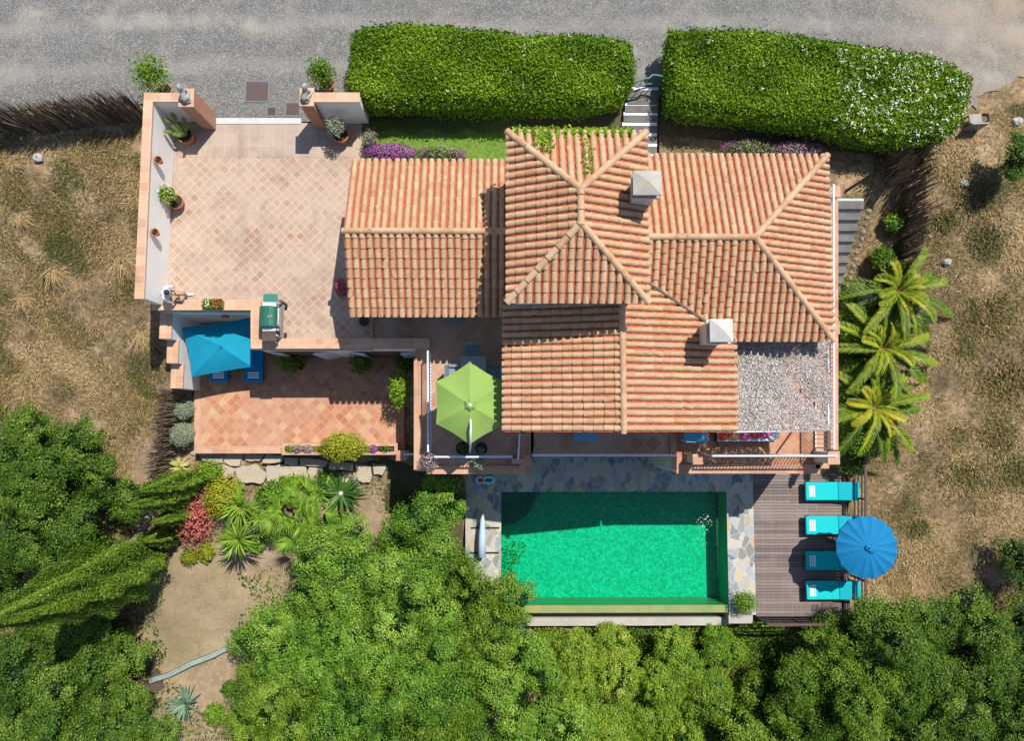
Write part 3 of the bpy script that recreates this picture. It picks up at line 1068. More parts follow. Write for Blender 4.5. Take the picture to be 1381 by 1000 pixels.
# stepped wall on the west of the lower terrace
st_t = thing('stepped_wall', 'white garden wall stepping down in three terracotta capped steps beside the blue shade', 'wall', P(224, 440, ZL))
for (x0, y0, x1, y1, z) in ((216, 419, 231, 457, -.5), (225.6, 457, 240, 490, -1.0), (231, 490, 246.5, 524, -1.4)):
    a, b_ = P(x0, y0, z), P(x1, y1, z)
    B().prism([(a.x + .03, a.y - .0), (b_.x - .03, a.y), (b_.x - .03, b_.y), (a.x + .03, b_.y)], ZL - .6, z - .05).build('wall', M['white'], st_t)
    B().prism([(a.x, a.y), (b_.x, a.y), (b_.x, b_.y), (a.x, b_.y)], z - .05, z).build('coping', M['coping'], st_t)

# patio block: west wall, south wall, corner pieces
zq = .05
w0, w1 = P(563.5, 484, zq), P(563.5, 634, zq)
wall_thing('patio_wall', 'terracotta topped wall between the patio and the bright green hedge', [w0[:2], w1[:2]], .27, -4.4, zq, M['white'], M['coping_red'], .0)
s0, s1 = P(577, 634, -.1), P(715, 634, -.1)
wall_thing('patio_wall', 'terracotta edged wall under the patio railing facing the pool', [s0[:2], s1[:2]], .22, -4.4, -.04, M['white'], M['coping_red'], .03)
s0, s1 = P(913, 633, -.25), P(1104, 633, -.25)
wall_thing('balcony_wall', 'terracotta edged wall under the long white railing beside the wooden deck', [s0[:2], s1[:2]], .24, -4.4, -.2, M['white'], M['coping_red'], .03)
e0, e1 = P(1107.5, 440, -.3), P(1107.5, 632, -.3)
wall_thing('balcony_wall', 'terracotta ledge wall of the net covered terrace beside the palms', [e0[:2], e1[:2]], .46, -4.4, -.2, M['white'], M['coping_red'], .0)
e0, e1 = P(1125.5, 262, .1), P(1125.5, 606, .1)
wall_thing('balcony_wall', 'narrow pink coped wall between the east roof, the shade net and the outside steps', [e0[:2], e1[:2]], .2, -4.2, .1, M['white'], M['coping_red'], .03)
# supporting slabs of the patio and the balconies
for nm, pts, z1, lb in (('terrace_base', [(572, 476), (716, 476), (716, 628), (572, 628)], ZP - .3, 'plain white base wall carrying the patio with the green parasol'),
                        ('terrace_base', [(910, 470), (1098, 470), (1098, 626), (910, 626)], -.6, 'plain white base wall carrying the net covered balcony')):
    o = B().prism(pp(pts, z1), ZD - .3, z1).build(nm, M['white'])
    tag(o, lb, 'wall')


def post(px0, py0, px1, py1, z1, z0, label, mat='coping_red'):
    a, b_ = P(px0, py0, z1), P(px1, py1, z1)
    c = (a + b_) / 2
    w, h = abs(a.x - b_.x) / 2, abs(a.y - b_.y) / 2
    t = thing('masonry_post', label, 'pillar', (c.x, c.y, z0), 'masonry posts at the railing ends')
    B().box((c.x, c.y, (z1 + z0 - .05) / 2), (w - .03, h - .03, (z1 - z0 - .05) / 2)).build('shaft', M['cream'], t)
    B().box((c.x, c.y, z1 - .025), (w, h, .025)).build('cap', M[mat], t, bevel=.008)


post(1116, 609, 1133, 627, .85, -4.3, 'terracotta capped post at the balcony corner beside the deck and palms')
post(1116, 433, 1133, 451, .95, -4.2, 'terracotta capped post at the middle of the east balcony wall')
post(1117, 250, 1134, 266, .9, -3.0, 'terracotta capped post at the top of the outside steps')
post(934, 613, 948, 627, .6, -4.3, 'terracotta capped post at the left end of the long balcony railing')
post(690, 619, 706, 626, .8, -4.3, 'small terracotta capped post between patio and middle balcony')
post(700, 585, 716, 634, .02, -4.3, 'dark tiled pillar block between the patio and the middle balcony')
post(904, 585, 913, 634, .0, -4.3, 'narrow tiled pillar block between the middle balcony and the net terrace')
post(534, 608, 547, 622, -2.1, -4.0, 'low terracotta capped post beside the planter end')


def railing(p0, p1, z0, h, label, mat, sp=.11, hang_=None, group='metal balustrades round the terraces', rad=.011, rail=.028):
    p0, p1 = Vector((p0[0], p0[1], z0)), Vector((p1[0], p1[1], z0))
    t = thing('railing', label, 'railing', p0, group)
    d = (p1 - p0)
    L = d.length
    rz = math.atan2(d.y, d.x)
    mid = (p0 + p1) / 2
    B().box(mid + Vector((0, 0, h)), (L / 2, rail, .016), rz).build('top_rail', mat, t, bevel=.006)
    B().box(mid + Vector((0, 0, .09)), (L / 2, .016, .012), rz).build('bottom_rail', mat, t)
    src = B().box((0, 0, (h - .09) / 2 + .09), (rad, rad, (h - .12) / 2), rz)
    n = max(2, int(L / sp))
    first = None
    for i in range(n + 1):
        q_ = p0 + d * (i / n)
        if first is None:
            first = src.build('baluster', mat, t)
            first.location = q_
        else:
            c = first.copy()
            COL.objects.link(c)
            c.parent = t
            c.matrix_parent_inverse = first.matrix_parent_inverse.copy()
            c.location = q_
    for e in (p0, p1):
        B().box(e + Vector((0, 0, h / 2)), (.02, .02, h / 2), rz).build('post', mat, t)
    return t


railing(P(581, 478, ZP)[:2], P(581.5, 608, ZP)[:2], ZP, .98, 'white metal railing left of the green parasol on the patio side', M['metal_white'])
railing(P(590, 615, ZP)[:2], P(690, 615, ZP)[:2], ZP, .98, 'white metal railing below the green parasol facing the pool', M['metal_white'])
railing(P(700, 585, ZP)[:2], P(698, 618, ZP)[:2], ZP, .98, 'short railing dividing the patio from the shaded middle balcony', M['metal_white'])
railing(P(717, 613, ZP)[:2], P(902, 613, ZP)[:2], ZP, .98, 'long railing in shade below the roof edge above the pool', M['metal_white'])
railing(P(948, 613.5, -.2)[:2], P(1108, 613.5, -.2)[:2], -.2, 1.1, 'long sunlit white railing between balcony and wooden deck', M['metal_white'])
railing(P(1098.5, 268, -.3)[:2], P(1098.5, 604, -.3)[:2], -.3, 1.45, 'tall white railing on the ledge between the shade net and the palms', M['metal_white'], .145)
railing(P(549, 612, -3.0)[:2], P(562, 612, -3.0)[:2], -3.0, .9, 'short blue grey gate rail beside the low planter post', M['metal_white'])

M['step_grey'] = noisy('dark_step_stone', (.13, .125, .12), (.20, .19, .185), 3, .9, 25, .3)
# ------------------------------------------------------------------ outside steps on the east side
es = thing('garden_steps', 'pale outside steps going down along the east wall of the house', 'steps', P(1145, 270, 0))
n = 13
for i in range(n):
    z = .02 - i * .165
    y0 = P(1140, 268, 0).y - i * .34
    xl, xr = P(1124, 300, 0).x - .05, P(1164, 268, 0).x - i * .035
    b = B().prism([(xl, y0 - .37), (xr, y0 - .37), (xr + .01, y0), (xl, y0)], z - 1.0, z)
    tr = b.build('step', M['step_grey'], es)
    B().prism([(xl, y0 - .09), (xr, y0 - .09), (xr, y0 - .002), (xl, y0 - .002)], z, z + .012).build('nosing', M['concrete_white'], tr)
M['stone_dark'] = noisy('brown_edging_stone', (.26, .20, .14), (.34, .26, .17), 6, .9, 25, .5)
# rounded edging stones beside them
for i in range(22):
    k = i / 21
    y = P(1140, 285, 0).y - k * 4.6
    x = P(1164, 268, 0).x - k * .55 + .18 + R.uniform(-.03, .03)
    z = .0 - k * 2.1
    b = B().ball((x, y, z), (R.uniform(.07, .13), R.uniform(.06, .11), .09), 7, 5)
    o = b.build('edging_stone', M['stone_dark'], smooth=False)
    tag(o, 'rough sandy edging stone in the row right of the outside steps', 'stone', 'edging stones beside the outside steps')

ns = thing('garden_steps', 'white nosed steps leading down from the green arch gate to the lawn', 'steps', P(862, 120, 0))
for i, (y, x0, x1) in enumerate(((118, 848, 888), (128, 846, 888), (139, 843, 887), (152, 841, 887), (166, 839, 886), (180, 839, 886), (194, 860, 886), (207, 860, 886))):
    z = .30 - i * .035
    a, b_ = P(x0, y, z), P(x1, y + 13, z)
    tr = B().prism([(a.x, a.y), (b_.x, a.y), (b_.x, b_.y), (a.x, b_.y)], -.05, z).build('step', M['step_grey'], ns)
    nb = B().prism([(a.x, a.y + .02), (b_.x, a.y + .02), (b_.x, a.y - .09), (a.x, a.y - .09)], z, z + .012)
    nb.build('nosing', M['metal_white'], tr)
# green arched gate between the hedges
gt = thing('garden_gate', 'small green metal gate frame with a bowed top between the two hedges', 'gate', P(880, 118, .3))
b = B()
top, bot = [], []
for k in range(11):
    x = 857 + k * 4.6
    bow = math.sin(math.pi * k / 10) * 5
    top.append(P(x, 106 + (4 if k < 5 else 0) - bow, 1.05))
    bot.append(P(x, 118 - bow, .45))
b.tube(top, .035, 6)
b.tube(bot, .03, 6)
b.build('frame', M['metal_green'], gt)
for k in range(0, 11, 2):
    B().tube([top[k], Vector((top[k].x, top[k].y, .0))], .014, 6).build('bar', M['metal_green'], gt)

# ------------------------------------------------------------------ reed fences
def reed_fence(label, line, h, lean=(0, 0), dens=34, group='reed screen fences', zoff=0.0):
    """line: list of plan points on the ground"""
    pts = [Vector((p[0], p[1], p[2])) for p in line]
    t = thing('reed_fence', label, 'fence', pts[0], group)
    b = B()
    w = B()
    for i in range(len(pts) - 1):
        d = pts[i + 1] - pts[i]
        L = d.length
        n_ = int(L * dens)
        nn = Vector((-d.y, d.x, 0)).normalized()
        for k in range(n_):
            p = pts[i] + d * ((k + R.random()) / n_) + nn * R.uniform(-.09, .09)
            hh = h * R.uniform(.80, 1.10) * (1 + .07 * math.sin(k * .05) * math.sin(k * .013))
            top_ = p + Vector((lean[0] * hh + R.gauss(0, .11), lean[1] * hh + R.gauss(0, .11), hh))
            b.tube([p - Vector((0, 0, .2)), top_], [R.uniform(.013, .022), .008], 4, False)
        for zz in (.3, .75):
            q0 = pts[i] + Vector((lean[0] * h * zz, lean[1] * h * zz, h * zz)) + nn * .045
            w.tube([q0, q0 + d], .008, 5)
    b.build('reed_panel', M['reed'], t)
    w.build('wire', M['metal_grey'], t)
    p = B()
    for q_ in pts:
        B().tube([q_ - Vector((0, 0, .3)), q_ + Vector((lean[0] * h, lean[1] * h, h * .97))], .03, 6).build('post', M['wood_dark'], t)


reed_fence('dark reed fence along the road left of the driveway terrace', [G(-60, 182), G(0, 176), G(60, 178), G(110, 170), G(160, 164), G(199, 160)], 1.6, (0, .06), 150)
reed_fence('brown reed panel lit by the sun right of the white flowering hedge', [G(1193, 195), G(1196, 252)], 1.6, (.02, 0), 150)
reed_fence('curving dark reed fence at the right of the white flowering hedge', [G(1224, 200), G(1219, 252), G(1216, 310), G(1208, 352)], 1.6, (.02, 0), 120)
reed_fence('brown reed fence at the left below the stepped wall', [G(250, 530), G(244, 570), G(238, 610), G(232, 642)], 1.4, (-.2, 0), 130)

# ------------------------------------------------------------------ pool
pool = thing('swimming_pool', 'rectangular green tiled swimming pool with an overflow edge', 'swimming pool', P(830, 740, ZD))
zw = ZD - .06
px0, px1, py0, py1 = 676, 983, 664, 817
pa, pb = P(px0, py0, ZD), P(px1, py1, ZD)
x0, x1, y1, y0 = pa.x, pb.x, pa.y, pb.y
t = NT('green_pool_mosaic')
v = t.n('ShaderNodeTexVoronoi', {'Vector': t.pos(), 'Scale': 14.0})
s = t.n('ShaderNodeSeparateColor', {0: v.outputs['Color']}).outputs[0]
pm = t.ramp(s, [(0, (.0, .30, .165)), (.5, (.008, .39, .225)), (1, (.03, .53, .33))])
pm = t.mix(.35, pm, t.mix(t.step(t.noise(1.2, 4), .3, .7), (.75, .82, .7), (1.05, 1.1, 1.2)), 'MULTIPLY')
M['pool_tile'] = t.fin(pm, .5)
zb = -5.45
b = B()
b.add([(x0, y0, zb), (x1, y0, zb), (x1, y1, zb), (x0, y1, zb)], [(0, 1, 2, 3)], .5)
b.prism([(x0 - .2, y0 - .3), (x0, y0 - .3), (x0, y1 + .2), (x0 - .2, y1 + .2)], zb - .2, ZD - .006)
b.prism([(x1, y0 - .3), (x1 + .2, y0 - .3), (x1 + .2, y1 + .2), (x1, y1 + .2)], zb - .2, ZD - .006)
b.prism([(x0, y1), (x1, y1), (x1, y1 + .2), (x0, y1 + .2)], zb - .2, ZD - .006)
b.build('basin', M['pool_tile'], pool)
wy = P(700, 828, ZD).y
M['weir'] = noisy('wet_overflow_edge', (.34, .36, .12), (.22, .30, .12), 2.0, .3, 30, .1)
B().prism([(x0, wy), (x1, wy), (x1, y0), (x0, y0)], zb - .2, zw + .006).build('overflow_edge', M['weir'], pool)
ty0, ty1 = P(700, 834, ZD - .5).y, P(700, 845, ZD - .5).y
b = B()
b.prism([(x0 - .2, ty1), (x1 + .2, ty1), (x1 + .2, ty0), (x0 - .2, ty0)], ZD - 1.6, ZD - .5)
b.prism([(x0 - .2, ty0), (x1 + .2, ty0), (x1 + .2, wy), (x0 - .2, wy)], ZD - 1.6, ZD - .9)
b.build('overflow_channel', M['concrete'], pool)
for r_, z_ in ((1.42, -4.98), (1.05, -4.68), (.68, -4.38)):
    B().prism([(x0, y1)] + [(x0 + r_ * math.cos(k * math.pi / 32), y1 - r_ * math.sin(k * math.pi / 32)) for k in range(17)], zb - .02, z_).build('pool_step', noisy('shade_dark_step_stone%d' % int(r_ * 10), (.03, .17, .10), (.015, .10, .07), 2.5, .6, 20, .2), pool)  # step colour darkened for the shade over this corner
# water: tinted clear layer with a rippled glossy top
t = NT('pool_water')
wv = t.noise(5.5, 4, .6)
w2 = t.noise(1.6, 3)
w3 = t.noise(17.0, 3, .6)
bmp = t.n('ShaderNodeBump', {'Height': t.math('ADD', t.math('ADD', wv, t.math('MULTIPLY', w2, .8)), t.math('MULTIPLY', w3, .35)), 'Strength': 1.0, 'Distance': .022}).outputs[0]
gl = t.n('ShaderNodeBsdfGlossy', {'Color': (.9, .95, .95), 'Roughness': .04, 'Normal': bmp})
tp = t.n('ShaderNodeBsdfTransparent', {'Color': (.38, .96, .84)})
fr = t.n('ShaderNodeFresnel', {'IOR': 1.33, 'Normal': bmp})
mx = t.n('ShaderNodeMixShader', {'Fac': fr.outputs[0]})
t.t.links.new(tp.outputs[0], mx.inputs[1])
t.t.links.new(gl.outputs[0], mx.inputs[2])
t.t.links.new(mx.outputs[0], t.out.inputs['Surface'])
b = B()
b.add([(x0, y0 - .01, zw), (x1, y0 - .01, zw), (x1, y1, zw), (x0, y1, zw)], [(0, 1, 2, 3)], .5)
b.build('water', t.m, pool)

fo = B()
for k in range(60):
    q_ = P(946 + R.gauss(0, 5) + k * .12, 702 + R.gauss(0, 5) + (k * .6 if k % 3 == 0 else 0), zw)
    rr_ = R.uniform(.006, .02)
    fo.lathe((q_.x, q_.y, zw + .004), [(rr_, 0), (rr_ * .5, .006)], 7, r=1.0)
fo.build('foam', M['white'], pool)
# paving round it

DKX = P(1015, 634, ZD).x
PVL = P(628, 664, ZD).x


def pv(xa, xb, ya, yb):
    sheet('pool_paving', [(xa, ya), (xb, ya), (xb, yb), (xa, yb)], ZD, M['paving'], th=.3)


pv(PVL, DKX - .004, y1 + .003, P(800, 590, ZD).y)
pv(PVL, x0 - .003, P(640, 800, ZD).y, y1)
pv(x1 + .003, DKX - .004, P(1000, 830, ZD).y, y1)
o = B().prism(rect(983, 826, 1016, 842, ZD), ZD - 1.0, ZD - .05).build('channel_end', M['concrete'])
tag(o, 'grey concrete block at the right end of the pool overflow', 'block')

# ------------------------------------------------------------------ deck
dk = thing('wooden_deck', 'grey brown boarded wooden deck between the pool and the dry slope', 'deck', P(1080, 735, ZD))
a, b_ = P(1015, 634, ZD), P(1147, 832, ZD)
b = B()
nb = 48
hh = (a.y - b_.y) / nb
for i in range(nb):
    yb = b_.y + i * hh
    xx = a.x
    while xx < b_.x - .05:
        xe = min(b_.x, xx + R.choice((1.44, 1.8, 2.16, 2.52)))
        b.prism([(xx + .003, yb + .006), (xe - .003, yb + .006), (xe - .003, yb + hh - .006), (xx + .003, yb + hh - .006)], ZD - .03, ZD + .004 + R.uniform(-.002, .002), R.random())
        xx = xe
b.build('decking', M['deck'], dk)
b = B()
for k in range(8):
    b.box((a.x + (b_.x - a.x) * (k + .5) / 8, (a.y + b_.y) / 2, ZD - .12), (.04, (a.y - b_.y) / 2 - .02, .085))
b.build('joists', M['wood_dark'], dk)
for sx in (.05, .5, .95):
    for sy in (.04, .5, .96):
        B().box((a.x + (b_.x - a.x) * sx, b_.y + (a.y - b_.y) * sy, ZD - 1.2), (.06, .06, .99)).build('support_post', M['wood_dark'], dk)


def deck_fence(p0, p1, label):
    p0, p1 = Vector((*p0, ZD)), Vector((*p1, ZD))
    t_ = thing('deck_railing', label, 'railing', p0, 'dark railings of the wooden deck')
    d = p1 - p0
    rz = math.atan2(d.y, d.x)
    for z in (.22, .50, .78):
        B().box((p0 + p1) / 2 + Vector((0, 0, z)), (d.length / 2, .018, .022), rz).build('rail', M['metal_black'], t_)
    B().box((p0 + p1) / 2 + Vector((0, 0, 1.06)), (d.length / 2 + .03, .05, .02), rz).build('handrail', M['wood_dark'], t_)
    n_ = max(2, round(d.length / 1.45))
    for i in range(n_ + 1):
        q_ = p0 + d * (i / n_)
        B().box(q_ + Vector((0, 0, .44)), (.03, .03, .60), rz).build('post', M['metal_black'], t_)


deck_fence(P(1149, 618, ZD)[:2], P(1149, 831, ZD)[:2], 'dark railing along the right edge of the deck behind the loungers')
deck_fence(P(1022, 833, ZD)[:2], P(1110, 833, ZD)[:2], 'dark railing along the front edge of the deck beside the dry bush')

# ------------------------------------------------------------------ foliage helpers
def unit(n):
    v = rng.normal(size=(n, 3))
    return v / np.linalg.norm(v, axis=1, keepdims=True)


def leaf_quads(Pn, Nn, L, Wd, rnd, bend=0.0):
    n = len(Pn)
    Nn = Nn / (np.linalg.norm(Nn, axis=1, keepdims=True) + 1e-9)
    tq = np.cross(Nn, unit(n))
    tq /= (np.linalg.norm(tq, axis=1, keepdims=True) + 1e-9)
    bq = np.cross(Nn, tq)
    L = (np.asarray(L) * rng.uniform(.7, 1.25, n))[:, None]
    w = (np.asarray(Wd) * rng.uniform(.75, 1.2, n))[:, None]
    V_ = np.stack([Pn - tq * L / 2, Pn + bq * w / 2 - tq * L * .05, Pn + tq * L / 2 - Nn * L * bend, Pn - bq * w / 2 - tq * L * .05], 1).reshape(-1, 3)
    F_ = np.arange(4 * n).reshape(n, 4)
    return V_, F_, rnd


def merge(parts):
    Vs, Fs, Rs, o = [], [], [], 0
    for V_, F_, r_ in parts:
        Vs.append(V_)
        Fs.append(F_ + o)
        Rs.append(r_)
        o += len(V_)
    return np.concatenate(Vs), np.concatenate(Fs), np.concatenate(Rs)


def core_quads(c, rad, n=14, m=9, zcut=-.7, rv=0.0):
    """inner leaves closing a crown, coloured dark for the shade in its gaps"""
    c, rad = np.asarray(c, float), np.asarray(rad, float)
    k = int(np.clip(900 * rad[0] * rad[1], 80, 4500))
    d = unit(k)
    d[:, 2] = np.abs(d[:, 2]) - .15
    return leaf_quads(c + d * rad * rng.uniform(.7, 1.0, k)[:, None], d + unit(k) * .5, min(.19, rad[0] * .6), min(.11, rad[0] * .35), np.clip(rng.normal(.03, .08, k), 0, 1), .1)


def crown_mesh(c, rad, leaf, tone=0.0, cr=.30, dens=1.0, per=140):
    """limb-sized masses over an ellipsoid, each built of leaf clumps; returns V,F,rnd"""
    c, rad = np.asarray(c, float), np.asarray(rad, float)
    rm = (rad[0] + rad[1]) / 2
    K = int(np.clip(2.3 * rm * rm, 4, 13))
    g = np.arange(K) + .5
    ph = np.arccos(np.clip(1 - 1.05 * g / K, -1, 1)) + rng.normal(0, .10, K)
    th = np.pi * (1 + 5 ** .5) * g + rng.uniform(0, 6)
    d = np.stack([np.sin(ph) * np.cos(th), np.sin(ph) * np.sin(th), np.cos(ph)], 1)
    rs = rm * 1.08 / math.sqrt(K) * rng.uniform(.8, 1.2, K)
    sub_c = c + d * (rad - np.array([.55, .55, .3]) * rs.mean()) * rng.uniform(.86, 1.06, (K, 1))
    sub_c[:, 2] += rng.normal(0, .24, K)
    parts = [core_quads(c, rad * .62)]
    for k in range(K):
        n_ = max(7, int(13 * dens * (rs[k] / cr) ** 2 * .30))
        dd = unit(n_ * 3)
        dd = dd[dd[:, 2] > -.25][:n_]
        cc = sub_c[k] + dd * np.array([rs[k], rs[k], rs[k] * .8]) * rng.uniform(.75, 1.05, (len(dd), 1))
        crs = cr * rng.uniform(.6, 1.25, len(dd))
        tn = tone + rng.uniform(-.13, .13) + rng.uniform(-.16, .16, len(dd))
        idx = np.repeat(np.arange(len(dd)), per)
        m = len(idx)
        dl = unit(m)
        dl[:, 2] = np.abs(dl[:, 2]) * rng.choice([1, 1, 1, -.5], m)
        pos = cc[idx] + dl * (crs[idx] * np.clip(rng.normal(.8, .22, m), .2, 1.4))[:, None] * np.array([1, 1, .8])
        nrm = dl * .7 + dd[idx] * .4 + unit(m) * .55 + np.array([.1, .12, .45])
        parts.append(leaf_quads(pos, nrm, leaf, leaf * .5, np.clip(.48 + tn[idx] + rng.normal(0, .2, m), 0, 1), .12))
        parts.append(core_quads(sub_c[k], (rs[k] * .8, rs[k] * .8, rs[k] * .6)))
    return merge(parts)


def trunk_into(root, base, top, r0, mat=None, limbs=3, spread=.6):
    b = B()
    base, top = Vector(base), Vector(top)
    mid = base.lerp(top, .5) + Vector((R.uniform(-.1, .1), R.uniform(-.1, .1), 0))
    b.tube([base - Vector((0, 0, .3)), base + Vector((0, 0, .1)), mid, top], [r0 * 1.3, r0, r0 * .75, r0 * .35], 8)
    for k in range(limbs):
        an = 2 * math.pi * k / limbs + R.uniform(-.4, .4)
        q_ = base.lerp(top, R.uniform(.35, .6))
        e = q_ + Vector((math.cos(an) * spread, math.sin(an) * spread, spread * .9))
        b.tube([q_, q_.lerp(e, .5) + Vector((0, 0, -.06)), e], [r0 * .5, r0 * .35, r0 * .12], 6)
    b.build('trunk', mat or M['bark'], root)


def tree(px, py, rpx, h, mat, label, group=None, leaf=.078, clump=.29, name='tree', cat='tree', squash=.8, ax=1.0, tone=0.0, dens=1.0):
    """tree whose crown is centred at a photo pixel; h = height of the crown top above ground"""
    z = -3.0
    for _ in range(10):
        p = P(px, py, z)
        zg = float(gz(p.x, p.y))
        z = zg + h * .62
    r_ = mpx(rpx, z)
    rz_ = min(h * .62, r_ * squash)
    c = Vector((p.x, p.y, zg + h - rz_))
    root = thing(name, label, cat, (c.x, c.y, zg), group)
    trunk_into(root, (c.x, c.y, zg), (c.x, c.y, c.z + rz_ * .3), .05 + .05 * r_, spread=r_ * .6)
    V_, F_, q_ = crown_mesh(c, (r_ * ax, r_ / ax, rz_), leaf, tone, clump, dens)
    np_mesh('crown', V_, F_, mat, root, q_)
    return root


def bush_at(c, rad, n, leaf, mat, name, label, cat='bush', group=None, zmin=-.1, stem=True, core=.8, tone=0.0, dist=.4):
    """a rounded bush of single leaves; c = centre of the foliage"""
    c = Vector(c)
    root = thing(name, label, cat, (c.x, c.y, c.z - rad[2]), group)
    d = unit(n * 2)
    d = d[d[:, 2] > zmin][:n]
    bump = 1 + .10 * np.sin(d[:, 0] * 7 + c.x) * np.sin(d[:, 1] * 7 + c.y)
    pos = np.array(c) + d * np.array(rad) * (rng.uniform(1 - dist, 1.06, len(d)) * bump)[:, None]
    nr = d + unit(len(d)) * .8 + np.array([0, 0, .3])
    parts = [leaf_quads(pos, nr, leaf, leaf * .55, np.clip(.5 + tone + rng.normal(0, .22, len(d)), 0, 1), .1)]
    if core:
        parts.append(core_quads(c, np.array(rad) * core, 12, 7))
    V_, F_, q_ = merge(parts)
    np_mesh('foliage', V_, F_, mat, root, q_)
    if stem:
        b = B()
        for k in range(4):
            an = k * 1.57 + .4
            b.tube([(c.x, c.y, c.z - rad[2] - .05), (c.x + math.cos(an) * rad[0] * .5, c.y + math.sin(an) * rad[1] * .5, c.z)], [.025, .012], 5)
        b.build('stem', M['bark'], root)
    return root


def flowers_on(root, c, rad, n, size, mat, zmin=.2, region=None, name='blossom'):
    d = unit(n * 6)
    d = d[d[:, 2] > zmin]
    if region is not None:
        d = d[region(d)]
    d = d[:n]
    pos = np.array(c) + d * np.array(rad) * rng.uniform(.96, 1.1, len(d))[:, None]
    V_, F_, q_ = leaf_quads(pos, d + unit(len(d)) * .5, size, size * .8, rng.random(len(d)))
    return np_mesh(name, V_, F_, mat, root, q_)


def blades(Pb, dirs, L, w, rnd, seg=3, droop=.4):
    """long leaves as bent strips: bases, unit directions"""
    n = len(Pb)
    side = np.cross(dirs, np.array([0, 0, 1.0]))
    side /= (np.linalg.norm(side, axis=1, keepdims=True) + 1e-6)
    L = np.broadcast_to(L, (n,))[:, None]
    w = np.broadcast_to(w, (n,))[:, None]
    rows = []
    for k in range(seg + 1):
        t_ = k / seg
        p = Pb + dirs * L * t_ + np.array([0, 0, -1.0]) * L * droop * t_ ** 2
        ww = w * (1 - t_) ** .6 * (.7 + .6 * min(1, t_ * 3)) if k < seg else w * .03
        rows += [p - side * ww / 2, p + side * ww / 2]
    V_ = np.stack(rows, 1).reshape(-1, 3)
    m = 2 * (seg + 1)
    base = np.arange(n) * m
    F_ = np.concatenate([np.stack([base + 2 * k, base + 2 * k + 1, base + 2 * k + 3, base + 2 * k + 2], 1) for k in range(seg)])
    return V_, F_, np.tile(rnd, seg)


def rosette(px, py, zc, n, L, w, mat, name, label, cat, el=(.0, 1.2), droop=.35, stemh=None, group=None, zg=None, heart=None):
    c = P(px, py, zc)
    zg = float(gz(c.x, c.y)) if zg is None else zg
    root = thing(name, label, cat, (c.x, c.y, zg), group)
    an = rng.uniform(0, 2 * np.pi, n)
    e = rng.uniform(el[0], el[1], n)
    d = np.stack([np.cos(an) * np.cos(e), np.sin(an) * np.cos(e), np.sin(e)], 1)
    V_, F_, q_ = blades(np.tile(np.array(c), (n, 1)), d, L * rng.uniform(.75, 1.1, n), w, np.clip(.25 + .5 * np.sin(e) + rng.normal(0, .2, n), 0, 1), 4, droop)
    np_mesh('leaves', V_, F_, mat, root, q_)
    b = B()
    b.tube([(c.x, c.y, zg - .2), (c.x + .02, c.y, (zg + zc) / 2), (c.x, c.y, zc)], [.11, .09, .08], 9)
    b.build('trunk', M['bark'], root)
    if heart:
        b = B()
        b.ball((c.x, c.y, zc + .06), (.10, .10, .12), 10, 6)
        b.build('heart', heart, root)
    return root


M['weed'] = leafmat('olive_weed_leaf', [(0, (.03, .05, .012)), (.5, (.10, .13, .03)), (1, (.26, .27, .10))])
